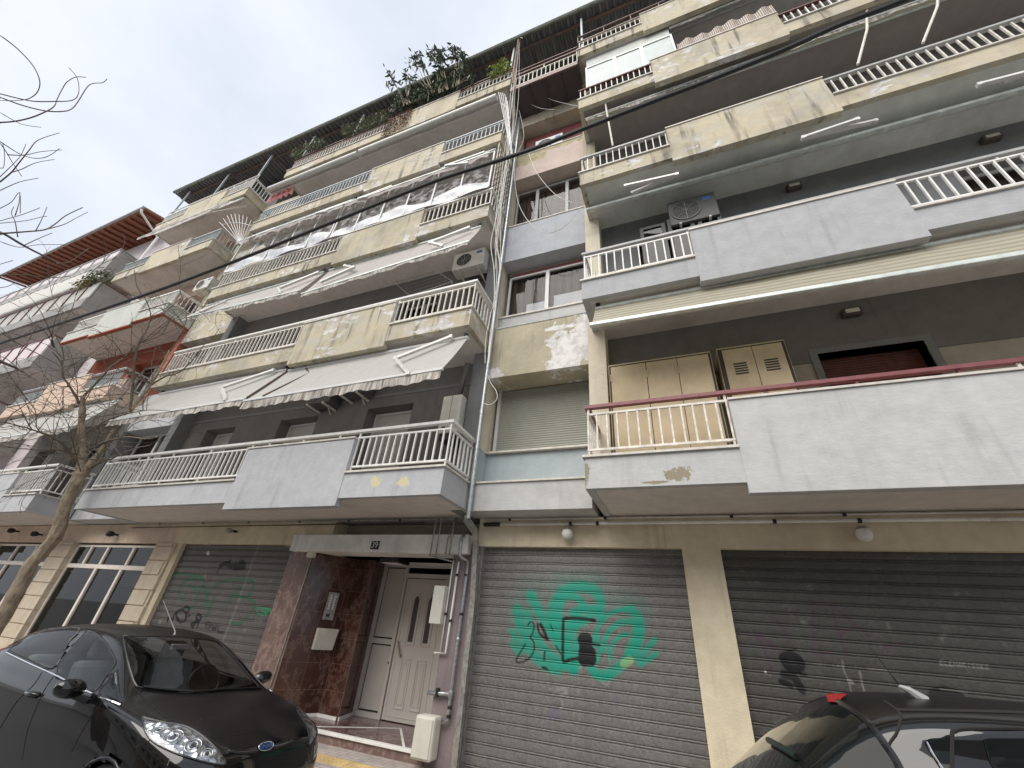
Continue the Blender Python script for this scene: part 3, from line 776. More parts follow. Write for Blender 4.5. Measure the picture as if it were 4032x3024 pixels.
# right column
frr = [M['white_r1'], M['grey_r2'], M['yellow2'], M['yellow2'], M['yellow']]
for i, z in enumerate(ZR):
    hr = [4.45, 7.75, 10.97, 14.27, 17.5][i]
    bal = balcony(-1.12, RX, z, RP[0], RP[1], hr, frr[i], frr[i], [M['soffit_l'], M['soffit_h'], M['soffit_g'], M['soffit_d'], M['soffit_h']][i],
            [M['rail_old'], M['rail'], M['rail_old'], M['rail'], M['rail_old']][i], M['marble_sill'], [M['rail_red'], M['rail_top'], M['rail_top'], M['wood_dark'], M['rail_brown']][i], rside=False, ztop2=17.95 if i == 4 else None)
# left column, repainted by its owners
for i, z in enumerate(ZL):
    hr = [4.47, 7.5, 10.85, 14.15, 17.5][i]
    fc = [M['white_l1'], M['peach'], M['white_lc'], M['yellow2'], M['yellow2']][i]
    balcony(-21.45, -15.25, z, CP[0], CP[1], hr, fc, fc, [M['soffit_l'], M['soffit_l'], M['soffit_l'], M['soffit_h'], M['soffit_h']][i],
            [M['rail'], M['rail_blue'], M['rail'], M['rail_blue'], M['rail']][i], M['marble_sill'], [M['rail'], M['rail_brown'], M['rail'], M['rail_blue'], M['rail']][i], ztop2=17.8 if i == 4 else None)
MB().box(-19.46, -16.91, FY - .018, FY + .1, 9.56, 9.622).box(-21.46, -19.46, FY - .004, FY + .1, 9.70, 9.745).box(-16.91, -15.24, FY - .004, FY + .1, 9.70, 9.745).box(-15.34, -15.238, FY + .1, 6.5, 9.70, 9.745).build('painted_drip_band', M['orange'], B)

# back walls with their openings
def storey_wall(x0, x1, z, zt, mats, ops, y=BY, split=None):
    if split is None:
        wall_open(MB(), x0, x1, z, zt, y, 7.3, ops).build('wall', mats[0], B)
    else:
        wall_open(MB(), x0, x1, z, split, y + .02, 7.3, [(a, b_, c, min(d, split)) for a, b_, c, d in ops]).build('wall', mats[1], B)
        wall_open(MB(), x0, x1, split, zt, y, 7.3, [(a, b_, split, d) for a, b_, c, d in ops if d > split]).build('wall', mats[0], B)
def blind(x0, x1, z0, z1, y, mat, parent=None, pitch=.045):
    m_ = MB(); z = z1
    while z > z0 + .001:
        zb = max(z0, z - pitch)
        m_.add([(x0, y, z), (x1, y, z), (x1, y - .008, (z + zb) / 2), (x0, y - .008, (z + zb) / 2), (x1, y, zb), (x0, y, zb)], [(0, 3, 2, 1), (3, 5, 4, 2)])
        z = zb
    return m_.build('roller_blind', mat, parent, fix=False)
def window(x0, x1, z0, z1, y, n=2, mat=None, kind='glass', red=False, mull=None, curtain=True):
    mat = mat or M['white_alu']; f = MB(); t_ = .05
    f.box(x0, x1, y - .03, y + .03, z1 - t_, z1); f.box(x0, x1, y - .03, y + .03, z0, z0 + t_)
    f.box(x0, x0 + t_, y - .03, y + .03, z0 + t_, z1 - t_); f.box(x1 - t_, x1, y - .03, y + .03, z0 + t_, z1 - t_)
    if kind == 'glass':
        ms = mull or [x0 + (x1 - x0) * i / n for i in range(1, n)]
        for v in ms: f.box(v - .045, v + .045, y - .04, y + .04, z0 + t_, z1 - t_)
    wn = f.build('window', mat, B, bevel=.004)
    if kind == 'glass':
        MB().box(x0 + .02, x1 - .02, y + .002, y + .010, z0 + .02, z1 - .02).build('pane', M['glass'], wn)
        if curtain:
            c = MB(); k = 60; pts = [(x0 + (x1 - x0) * i / k, y + .12 + .02 * math.sin(i * 1.9)) for i in range(k + 1)]
            for (a, b_) in zip(pts, pts[1:]): c.quad((a[0], a[1], z0), (b_[0], b_[1], z0), (b_[0], b_[1], z1), (a[0], a[1], z1))
            c.build('curtain', M['curtain'], wn, fix=False)
        MB().box(x0, x1, y + .5, y + .52, z0, z1).build('room', M['dark'], wn)
    else:
        blind(x0 + t_, x1 - t_, z0 + t_, z1 - t_, y + .01, M['blind_w'] if kind == 'blind' else M['blind'], wn, .06)
    return wn
WL = [(-6.42, -5.17), (-9.15, -7.9), (-11.95, -10.8)]
for i, z in enumerate(ZL):
    zt = (ZL[i + 1] - .41) if i < 4 else 19.4
    h = 2.06 if i == 0 else 2.12
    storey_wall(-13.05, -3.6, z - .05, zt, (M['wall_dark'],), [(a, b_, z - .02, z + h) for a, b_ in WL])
    for (a, b_) in WL: window(a, b_, z - .02, z + h, 6.78, kind='blind' if (i + int(a)) % 3 != 1 or i == 0 else 'glass')
MB().box(-12.9, -3.62, BY - .02, BY, 5.95, 6.02).build('wall_band', M['wall_grey'], B)
for i, z in enumerate(ZR):
    zt = (ZR[i + 1] - .41) if i < 4 else 19.4
    ops = [(2.28, 3.56, z - .02, z + 2.0), (-.15, 1.6, z - .02, z + 2.15), (5.2, 7.2, z - .02, z + 2.1)]
    if i == 0: ops = [(2.30, 3.60, z - .02, 5.60), (5.2, 7.2, z - .02, z + 2.1)]
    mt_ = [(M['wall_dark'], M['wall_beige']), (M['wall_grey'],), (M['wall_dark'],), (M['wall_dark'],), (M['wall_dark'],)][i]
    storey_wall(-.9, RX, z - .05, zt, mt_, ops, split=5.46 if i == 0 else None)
    if i == 3:
        gx = [-.92, -.1, .62, 1.42]
        for a, b_ in zip(gx, gx[1:]):
            f = MB().box(a, a + .05, 5.28, 5.34, 14.30, 15.62).box(b_ - .05, b_, 5.28, 5.34, 14.30, 15.62).box(a + .05, b_ - .05, 5.28, 5.34, 15.56, 15.62).box(a + .05, b_ - .05, 5.28, 5.34, 14.30, 14.36).build('balcony_window', M['rail'], B)
            MB().box(a + .04, b_ - .04, 5.30, 5.315, 14.35, 15.57).build('frosted_pane', M['frost'], f)
        f = MB().box(-.92, -.86, 5.34, 6.1, 14.3, 14.36).box(-.92, -.86, 5.34, 6.1, 15.56, 15.62).build('balcony_window', M['rail'], B)
        MB().box(-.90, -.88, 5.34, 6.1, 14.36, 15.56).build('frosted_pane', M['frost'], f)
        MB().box(-.9, 1.4, 5.36, 5.40, 15.62, 16.3).build('bulkhead_panel', M['soffit_g'], B)
    for (a, b_, c, d) in ops:
        if i == 0 and a < 3:
            fr = MB().box(a - .10, a, BY - .01, BY + .2, z, d).box(b_, b_ + .10, BY - .01, BY + .2, z, d).box(a - .10, b_ + .1, BY - .01, BY + .2, d, d + .1).build('door_surround', M['wall_grey'], B)
            blind(a, b_, z, d, BY + .2, M['wood_dark'], fr)
        elif i == 1 and a < 0: window(a, b_, c, d, 6.55, n=3, mat=M['black'], curtain=True)
        else: window(a, b_, c, d, 6.7, kind='glass' if i % 2 else 'blind')
for i, z in enumerate(ZL):
    zt = (ZL[i + 1] - .41) if i < 4 else 19.4
    mw_ = [M['wall_dark'], M['orange'], M['peach'], M['peach'], M['wall_dark']][i]
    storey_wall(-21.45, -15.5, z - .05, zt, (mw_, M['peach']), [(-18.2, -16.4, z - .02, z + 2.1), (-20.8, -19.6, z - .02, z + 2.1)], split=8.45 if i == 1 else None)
    window(-18.2, -16.4, z - .02, z + 2.1, 6.75, n=2); window(-20.8, -19.6, z - .02, z + 2.1, 6.75, kind='blind')
# side walls (columns) between bays
MB().box(-3.62, -3.30, 6.121, 7.3, 3.21, 16.3).box(-13.05, -12.75, 6.121, 7.3, 3.24, 16.3).build('wall', M['wall_grey'], B)
MB().box(-1.22, -.9, 6.122, 7.3, 3.6, 10.5).build('wall', M['cream'], B)
MB().box(-1.22, -.9, 6.122, 7.3, 10.5, 16.4).build('wall', M['yellow2'], B)
MB().box(-15.55, -15.25, 6.1, 7.3, 6.5, 9.7).build('wall', M['orange2'], B)
MB().box(-15.55, -15.25, 6.1, 7.3, 3.24, 6.5).build('wall', M['wall_grey'], B)
MB().box(-15.55, -15.25, 6.1, 7.3, 9.7, 16.3).build('wall', M['yellow2'], B)
MB().box(-15.62, -15.20, 5.25, 6.1, 6.5, 9.6).build('orange_return', M['orange2'], B) if False else None
MB().box(-22.35, -21.45, 6.4, 7.3, 2.8, 16.3).build('wall', M['pinkpanel'], B)

# window bays between the balcony columns
def bay(x0, x1, spec):
    for (z0, z1, mat) in spec['panels']:
        MB().box(x0, x1, SY, 7.2, z0, z1).build('spandrel_panel', mat, B)
bx0, bx1 = -3.30, -1.22
bay(bx0, bx1, {'panels': [(3.20, 3.66, M['white_r1']), (5.81, 7.05, M['spandrel2']), (9.14, 10.42, M['spandrel3']), (12.49, 13.68, M['spandrel4']), (15.40, 16.62, M['yellow2'])]})
MB().box(bx0, bx1 + .1, SY - .03, 6.68, 3.66, 3.69).build('ledge', M['marble_sill'], B)
MB().box(bx0, bx1, 6.5, 7.1, 3.69, 4.33).build('spandrel_panel', M['bluepanel'], B)
MB().box(bx0, bx0 + .04, SY + .02, 6.5, 3.69, 4.33).build('spandrel_panel', M['bluepanel'], B)
MB().box(bx0 + .01, bx1, 6.42, 7.0, 4.34, 4.375).build('sill', M['marble_sill'], B)
wn = MB().box(-3.20, -3.14, 6.6, 6.66, 4.375, 5.81).build('window', M['white_alu'], B)
blind(-3.14, bx1, 4.375, 5.79, 6.66, M['blind'], wn, .047)
# cream reveals on the left of each window
for (a, b_, m_) in ((4.34, 5.81, M['cream']), (7.05, 9.14, M['cream']), (10.42, 12.49, M['cream']), (13.68, 15.40, M['cream'])):
    MB().box(-3.30, -3.255, SY + .004, 7.2, a, b_).build('window_reveal', m_, B)
MB().box(bx0, bx1, SY - .012, 7.0, 7.05, 7.10).box(bx0 + .02, bx1, 6.3, 6.7, 7.10, 7.50).build('white_band', M['white_r1'], B)
MB().box(-3.25, bx1, 6.27, 6.7, 7.5, 7.54).build('sill', M['marble_sill'], B)
window(-3.16, bx1, 7.58, 8.92, 6.48, n=2)
MB().box(-3.10, bx1, 6.46, 6.5, 8.925, 9.02).build('blind_box_edge', M['rail_red'], B)
MB().box(-3.2, bx1, 6.5, 7.0, 9.02, 9.14).build('wall', M['wall_beige'], B)
MB().box(-2.7, -2.2, 6.54, 6.55, 7.62, 8.02).box(-2.05, -1.3, 6.54, 6.55, 7.62, 8.12).build('hung_cloth', M['cloth'], B)
MB().box(bx0, bx1, SY - .02, 6.7, 10.42, 10.45).build('sill', M['marble_sill'], B)
window(-3.22, bx1, 10.45, 12.36, 6.5, mat=M['rail_top'], mull=[-2.60, -1.75])
MB().box(bx0, bx1, SY - .02, 6.7, 13.68, 13.71).build('sill', M['marble_sill'], B)
window(-3.15, bx1, 13.71, 15.3, 6.6, kind='red')
MB().box(-3.14, -1.3, 6.50, 6.52, 13.8, 15.3).build('brown_shutter', M['rail_red'], B)
# metal gallery at roof level across the bay
gal = MB().box(-3.28, -1.14, FY + .05, 6.9, 15.96, 16.02)
for i in range(5): gal.box(-3.2 + i * .5, -3.16 + i * .5, FY + .1, 6.9, 15.9, 15.96)
gal = gal.build('balcony', plain('gallery_dark_boards', (.075, .055, .055), .7), B)
railing(-3.28, -1.14, 16.1, 16.98, M['rail_old'], M['rail_brown'], gal)
MB().box(-3.28, -1.14, FY + .03, FY + .08, 15.93, 16.1).build('fascia', M['rail_brown'], gal)
MB().box(-3.28, -1.14, FY + .05, FY + .09, 16.95, 17.0).box(-3.28, -1.14, FY + .05, FY + .09, 17.2, 17.23).build('handrail', M['rail_brown'], gal)
# left bay between the middle and left columns
lx0, lx1 = -15.25, -13.05
bay(lx0, lx1, {'panels': [(3.22, 3.66, M['white_l1']), (5.81, 7.05, M['white_l1']), (9.14, 10.42, M['yellow2']), (12.49, 13.68, M['yellow2']), (15.40, 16.62, M['yellow2'])]})
for (a, b_) in ((3.66, 5.81), (7.05, 9.14), (10.42, 12.49), (13.68, 15.40)):
    MB().box(lx0, lx1, 6.5, 7.2, a, a + .55).build('wall', M['bluepanel'] if a < 10 else M['wall_beige'], B)
    window(lx0 + .1, lx1 - .05, a + .55, b_, 6.55, n=2)

# metal roof over the top terraces
def corrug(name, c, c2):
    t = NT(name); g_ = t.n('ShaderNodeNewGeometry').outputs['Position']; sp = t.n('ShaderNodeSeparateXYZ'); t.l(g_, sp.inputs[0])
    t.col(t.mix(t.ramp(t.noise(t.pos((3, .4, 1)), 2, 5), .35, .7), c, c2)); t.rough(.6); return t.m
cm = corrug('corrugated_iron', (.10, .10, .10), (.20, .195, .19))
rf = MB(); y0, y1, z0, z1 = 5.16, 8.6, 19.62, 20.0
x = -22.3; step = .22; k = 0
while x < RX:
    for (a, b_, dz, dz2) in ((0, .04, 0, .06), (.04, .11, .06, .06), (.11, .15, .06, 0), (.15, .22, 0, 0)):
        rf.quad((x + a, y0, z0 + dz), (x + b_, y0, z0 + dz2), (x + b_, y1, z1 + dz2), (x + a, y1, z1 + dz))
    x += step
roof = rf.build('metal_roof', cm, B, fix=False)
MB().box(-22.3, RX, 5.16, 8.6, 20.08, 20.12).build('roof_deck', M['metal_dull'], roof)
g = MB(); nn = 8
pts = [(5.10 + .055 * math.cos(a), 19.66 + .055 * math.sin(a)) for a in [math.pi * (1 + i / nn) for i in range(nn + 1)]]
for (a, b_) in zip(pts, pts[1:]): g.quad((-22.33, a[0], a[1]), (RX, a[0], a[1]), (RX, b_[0], b_[1]), (-22.33, b_[0], b_[1]))
g.box(-22.33, RX, 5.03, 5.055, 19.66, 19.72).box(-22.33, RX, 5.145, 5.16, 19.66, 19.74)
g.build('gutter', plain('gutter_mossy', (.20, .215, .175), .6, 0, .3, 5), roof)
MB().box(-22.2, RX, 5.42, 5.50, 19.54, 19.62).box(-22.2, RX, 7.0, 7.08, 19.7, 19.78).build('purlin', plain('purlin_rusty', (.14, .095, .075), .7, 0, .3), roof)
po = MB()
for x in (-21.3, -18.4, -15.5, -12.9, -10.2, -3.45, -1.0, 1.9, 4.8): po.box(x - .03, x + .03, FY + .10, FY + .16, 16.75, 19.56)
po.build('roof_post', M['rail_blue'], roof)
MB().box(-22.3, RX, 7.32, 7.5, 17.3, 19.8).build('wall', M['wall_beige'], B)
lt = MB()
for i in range(14):
    u0 = 5.3 + i * .11; 
    for s_ in (1, -1):
        a = (-13.4, u0 if s_ > 0 else u0 + 1.2, 16.9); b_ = (-13.4, u0 + 1.2 if s_ > 0 else u0, 19.5)
        lt.bar(a, b_, .02, .012)
lt.build('lattice_screen', M['rail_old'], B)
for x in (-21.45, -13.05, -15.25):
    pass

# open dark sashes of the second-floor window on the right
z7s = zm(1900, 800, .5425)
for a, b in (((1140, 190), (1320, 145)), ((1335, 125), (1520, 85)), ((1545, 75), (1715, 48))):
    A_1 = at(*z7s(*a), 6.0); B_1 = at(*z7s(*b), 6.0); zt1 = (A_1.z + B_1.z) / 2
    f = MB().box(A_1.x, B_1.x, 5.98, 6.03, zt1 - .07, zt1).box(A_1.x, A_1.x + .07, 5.98, 6.03, 7.0, zt1 - .07).box(B_1.x - .07, B_1.x, 5.98, 6.03, 7.0, zt1 - .07).build('open_sash', plain('sash_dark_grey', (.06, .065, .06), .5), B)
    MB().box(A_1.x + .06, B_1.x - .06, 6.0, 6.01, 7.0, zt1 - .06).build('sash_pane', M['glass_dark'], f)
# ------------------------------------------------------------------ awnings
za = zm(700, 700, .5877); zc = zm(1900, 0, .5425); ze = zm(2832, 0, .5425); zb1 = zm(0, 700, .4973); zb2 = zm(0, 1400, .4973); zt3 = zm(900, 100, .5425)
def awning(x0, x1, tp, bt, val, fab, valm, barm, label, group, scal=0, sag=.03, roller=True, bar=.05, arms=(), armm=None, zr=None, valback=0):
    """tp=(y,z) of the roller, bt=(y,z) of the front bar; zr = z of the bar's right end when it hangs askew"""
    yt, zt = tp; yb, zl = bt; zr = zl if zr is None else zr
    A = empty('awning', ((x0 + x1) / 2, yt, zt), label, 'awning', group)
    f = MB(); nx = max(8, int((x1 - x0) / .35)); ny = 7; V = []; 
    for j in range(ny + 1):
        v = j / ny
        for i in range(nx + 1):
            u = i / nx; x = x0 + (x1 - x0) * u; zb_ = zl + (zr - zl) * u
            s_ = -sag * math.sin(math.pi * v) - .008 * math.sin(x * 5.1) * v * (1 - v) * 4
            V.append((x, yt + (yb - yt) * v, zt + (zb_ - zt) * v + s_))
    F = [(j * (nx + 1) + i, j * (nx + 1) + i + 1, (j + 1) * (nx + 1) + i + 1, (j + 1) * (nx + 1) + i) for j in range(ny) for i in range(nx)]
    f.add(V, F); f.build('fabric', fab, A, fix=False, smooth=True)
    b = MB().bar((x0 - .03, yb, zl), (x1 + .03, yb, zr), bar, bar); b.build('front_bar', barm, A, bevel=.01)
    if val:
        q = MB(); n = int((x1 - x0) / .045); V = []; F = []
        for i in range(n + 1):
            u = i / n; x = x0 + (x1 - x0) * u; zz = zl + (zr - zl) * u
            d = val + (scal * abs(math.sin(x * math.pi / .5)) if scal else .012 * math.sin(x * 23) + .01 * math.sin(x * 7.7))
            yy = yb + valback - .012 + .012 * math.sin(x * 9)
            V += [(x, yb + valback - .01, zz - .01), (x, yy, zz - d * .5), (x, yy + .015 * math.sin(x * 4), zz - d)]
        for i in range(n): F += [(3 * i, 3 * i + 3, 3 * i + 4, 3 * i + 1), (3 * i + 1, 3 * i + 4, 3 * i + 5, 3 * i + 2)]
        q.add(V, F); q.build('valance', valm, A, fix=False, smooth=True)
    if roller:
        MB().tube([(x0, yt, zt), (x1, yt, zt)], .045, 10).build('roller', barm, A, smooth=False)
        for x in (x0 + .05, x1 - .05):
            MB().box(x - .03, x + .03, yt - .04, yt + .04, zt - .02, zt + .10).build('bracket', M['black'], A)
    for pts in arms:
        q = MB()
        for (a, b_) in zip(pts, pts[1:]): q.bar(a, b_, .065, .045)
        for p in pts: q.box(p[0] - .035, p[0] + .035, p[1] - .03, p[1] + .03, p[2] - .035, p[2] + .035)
        q.build('folding_arm', armm or M['aw_arm'], A)
    return A
GA = 'awnings over the balconies'
def arm(zf, a, b, c, ya=5.42, yb=5.05, yc=4.74): return [at(*zf(*a), ya), at(*zf(*b), yb), at(*zf(*c), yc)]
awning(-8.02, -3.38, (5.36, 6.30), (4.72, 5.15), .20, M['aw_white'], M['valance'], M['white_alu'], 'wide white awning pulled down over first-floor balcony above the entrance, with grimy valance', GA,
       arms=[arm(za, (1830, 1065), (1460, 1210), (1545, 1310), 5.25, 4.95, 4.70)], armm=M['aw_arm'])
A_ = awning(-12.75, -8.10, (5.36, 6.34), (4.74, 5.22), .16, M['aw_white'], M['valance'], M['white_alu'], 'white awning pulled down behind the bare tree, left half of first-floor balcony', GA,
       arms=[arm(za, (640, 1290), (295, 1405), (320, 1485), 5.25, 4.95, 4.72)])
_last = [o for o in scene.objects if o.name.startswith('awning')][0]
q = MB()
for pts in (arm(za, (850, 1262), (885, 1310), (570, 1465), 5.40, 5.25, 4.76),):
    for a, b in zip(pts, pts[1:]): q.bar(a, b, .05, .035)
q.build('folding_arm', M['aw_arm_d'], _last)
q = MB(); q.bar(at(*za(752, 1285), 5.38), at(*za(465, 1472), 4.78), .045, .03); q.build('folding_arm', M['aw_arm_d'], A_)
awning(-8.12, -3.50, (5.34, 9.62), (4.92, 8.36), .13, M['aw_plain'], M['valance'], M['aw_bar'], 'half-rolled pinkish white awning above the clothes rack and air conditioner', GA, zr=8.60,
       arms=[arm(za, (1950, 335), (1690, 435), (1770, 455), 5.15, 4.95, 4.93), arm(za, (1120, 590), (1180, 600), (965, 695), 5.15, 5.0, 4.93)])
awning(-13.15, -8.30, (5.34, 9.62), (4.92, 8.74), .13, M['aw_plain'], M['valance'], M['aw_bar'], 'half-rolled pinkish white awning on second floor, left half, seen behind twigs', GA, zr=8.52,
       arms=[arm(za, (940, 635), (680, 740), (690, 770), 5.15, 4.95, 4.93), arm(za, (320, 825), (240, 860), (110, 920), 5.15, 5.0, 4.93)])
awning(-8.25, -3.48, (5.34, 12.93), (5.03, 12.22), .22, M['aw_plain'], M['valance_p'], M['aw_bar'], 'rolled-up beige awning with scalloped valance above the plastic curtains, right half', GA, scal=-.06,
       arms=[arm(zt3, (1850, 925), (1580, 1020), (1730, 1000), 5.2, 5.0, 5.0)])
awning(-13.0, -8.35, (5.34, 12.93), (5.03, 12.24), .22, M['aw_plain'], M['valance_p'], M['aw_bar'], 'rolled-up beige awning with scalloped valance above the plastic curtains, left half', GA, scal=-.06,
       arms=[arm(zt3, (1180, 1170), (945, 1260), (1000, 1245), 5.15, 5.0, 5.0), arm(zt3, (890, 1275), (640, 1365), (705, 1350), 5.15, 5.0, 5.0), arm(zt3, (335, 1475), (150, 1545), (190, 1530), 5.15, 5.0, 5.0)])
def cassette(x0, x1, y, z, label, rr=.10):
    A = empty('awning', ((x0 + x1) / 2, y, z), label, 'awning', GA)
    MB().tube([(x0, y, z), (x1, y, z)], rr, 14).build('cassette', M['aw_metal'], A, smooth=False)
    q = MB(); n = int((x1 - x0) / .1); V = []; F = []
    for i in range(n + 1):
        x = x0 + (x1 - x0) * i / n
        V += [(x, y + .10, z - .06), (x, y + .12 + .01 * math.sin(x * 5), z - .17 - .02 * abs(math.sin(x * 2.2)))]
    for i in range(n): F.append((2 * i, 2 * i + 2, 2 * i + 3, 2 * i + 1))
    q.add(V, F).build('valance', M['valance_p'], A, fix=False)
    for k in range(4):
        x = x0 + .3 + (x1 - x0 - .6) * k / 3
        MB().bar((x, y + .02, z), (x, 5.5, 16.34), .05, .05).build('bracket', M['aw_metal'], A)
cassette(-8.86, -3.62, 5.08, 15.50, 'closed cream awning cassette below the planted top balcony, right one')
cassette(-13.25, -8.95, 5.08, 15.46, 'closed cream awning cassette on fourth floor, left one, beside red scalloped cloth')
awning(-.93, RX, (5.40, 6.44), (5.0, 5.76), 0, M['aw_cream'], M['valance'], M['aw_bar'], 'long cream striped awning with riveted metal bar above the beige cabinets', GA, bar=.07, sag=.0, zr=5.56)
awning(-1.05, RX, (5.80, 9.75), (5.65, 9.60), 0, M['aw_white'], M['valance'], M['aw_bar'], 'retracted awning with pale green bar and folded arms above the dark air conditioner', GA, bar=.07,
       arms=[arm(zc, (1040, 1350), (1410, 1268), (1090, 1400), 5.30, 5.26, 5.45), arm(ze, (1000, 870), (612, 1000), (1130, 880), 5.30, 5.26, 5.45), arm(ze, (1890, 615), (2300, 510), (2100, 580), 5.30, 5.26, 5.45)])
A3 = awning(-.97, RX, (5.6, 13.15), (5.42, 13.02), .13, M['aw_cream'], M['valance'], M['aw_bar'], 'retracted awning with frayed valance and white support poles on third floor right', GA,
       arms=[arm(ze, (820, 185), (1050, 90), (1070, 110), 5.6, 5.5, 5.42)])
for pts, Y in (([(890, 745), (945, 1055)], 5.3),):
    MB().tube([at(*zc(*p), Y) for p in pts], .022, 8).build('support_pole', M['rail_old'], A3)
zq = zm(3300, 0, .3309)
MB().tube([at(*zq(*p), 5.32) for p in ((340, 110), (345, 350), (235, 765))], .024, 8).build('support_pole', M['rail_old'], A3)
MB().tube([at(*zq(*p), 5.32) for p in ((1190, -40), (1180, 80), (1010, 510))], .024, 8).build('support_pole', M['rail_old'], A3)
awning(1.45, RX, (5.5, 16.27), (5.34, 16.15), .08, M['aw_white'], M['valance'], M['aw_bar'], 'retracted white awning at the very top right under the highest balcony', GA)
awning(-21.2, -15.32, (5.30, 16.22), (4.92, 15.42), .2, M['aw_plain'], M['valance_p'], M['aw_bar'], 'beige scalloped awning under the highest balcony of the left column', GA, scal=-.07,
       arms=[[(-15.6, 5.6, 16.2), (-16.9, 5.1, 15.6), (-15.9, 4.95, 15.45)]])
awning(-20.9, -14.6, (5.34, 6.36), (4.80, 5.30), .16, M['aw_white'], M['valance'], M['white_alu'], 'white awning lowered under the peach balcony left of the tree', GA)
# PVC wind curtains hung on the third-floor balcony
def pvc(name, c, tr_):
    t = NT(name); tr = t.n('ShaderNodeBsdfTransparent'); tr.inputs[0].default_value = (.86, .86, .86, 1)
    t.b.inputs['Base Color'].default_value = (*c, 1); t.rough(.55)
    mxs = t.n('ShaderNodeMixShader'); t.l(t.math('MULTIPLY', t.ramp(t.noise(t.pos((2, 2, 2.5)), 2.4, 5, .6), .42, .64), tr_), mxs.inputs[0])
    t.l(tr.outputs[0], mxs.inputs[1]); t.l(t.b.outputs[0], mxs.inputs[2]); t.l(mxs.outputs[0], t.out.inputs[0]); return t.m
M['pvc'] = pvc('clear_plastic_sheet', (.72, .73, .75), .40)
M['pvc_w'] = plain('milky_plastic_skirt', (.55, .56, .58), .35, 0, .3, 5)
def pvcsheet(x0, x1, label):
    A = empty('plastic_curtain', ((x0 + x1) / 2, 5.2, 10.9), label, 'plastic curtain', 'plastic wind curtains')
    q = MB(); n = int((x1 - x0) / .07); zs_ = [12.55, 12.1, 11.7, 11.35, 11.12]
    V = []; V2 = []; F = []; F2 = []
    for i in range(n + 1):
        x = x0 + (x1 - x0) * i / n
        for z in zs_: V.append((x, FY + .03 + .02 * math.sin(x * 3.1 + z * 2) + .012 * math.sin(x * 9 + z * 5), z))
        e_ = 11.30 + .09 * math.sin(x * 2.6) + .04 * math.sin(x * 6.1 + 1)
        for k in range(6):
            z = e_ + (10.92 - e_) * k / 5
            V2.append((x, FY + .0 + .03 * math.sin(x * 4 + z * 7), z))
    for i in range(n):
        for k in range(4): F.append((i * 5 + k, i * 5 + k + 1, i * 5 + k + 6, i * 5 + k + 5))
        for k in range(5): F2.append((i * 6 + k, i * 6 + k + 1, i * 6 + k + 7, i * 6 + k + 6))
    MB().add(V, F).build('clear_sheet', M['pvc'], A, fix=False, smooth=True)
    MB().add(V2, F2).build('milky_skirt', M['pvc_w'], A, fix=False, smooth=True)
    h = MB(); x = x0
    k = round((x1 - x0) / .85)
    for i in range(k + 1):
        xx = x0 + (x1 - x0) * i / k
        h.box(xx - .02, xx + .02, FY - .01, FY + .015, 10.95, 12.55)
    h.build('seam_strip', M['rail'], A)
pvcsheet(-8.5, -3.42, 'clear plastic wind curtain with milky hem behind right half of third-floor railing')
pvcsheet(-13.0, -8.6, 'clear plastic wind curtain with milky hem on left half of third-floor balcony')
q = MB(); 
for i in range(13):
    x = -3.34; y = 5.3 + i * .06
for (pz, r_) in ((10.95, 12.6),):
    for k in range(8): q.box(-3.35, -3.33, 5.22 + k * .12, 5.24 + k * .12, 10.9, 13.0)
    for k in range(9): q.box(-3.35, -3.33, 5.22, 6.08, 10.95 + k * .25, 10.97 + k * .25)
top(q, 'side_screen', M['rail_old'], 'white wire trellis closing the right end of the plastic-curtained balcony', 'screen')
# red scalloped cloth tied between the columns
q = MB(); n = 40; V = []; F = []
pa_ = [at(*zt3(305, 1235), 5.3), at(*zt3(490, 1165), 5.3)]
for i in range(n + 1):
    u = i / n; p = pa_[0].lerp(pa_[1], u)
    for k in range(4): V.append((p.x, p.y + .03 * math.sin(u * 30 + k), p.z - k * (.14 + .03 * abs(math.sin(u * 14)))))
for i in range(n):
    for k in range(3): F.append((i * 4 + k, i * 4 + k + 1, i * 4 + k + 5, i * 4 + k + 4))
top(q.add(V, F), 'red_cloth', plain('faded_red_cloth', (.42, .16, .15), .85, 0, .25, 8), 'faded red scalloped cloth hanging at left end of fourth-floor balcony', 'cloth', fix=False)

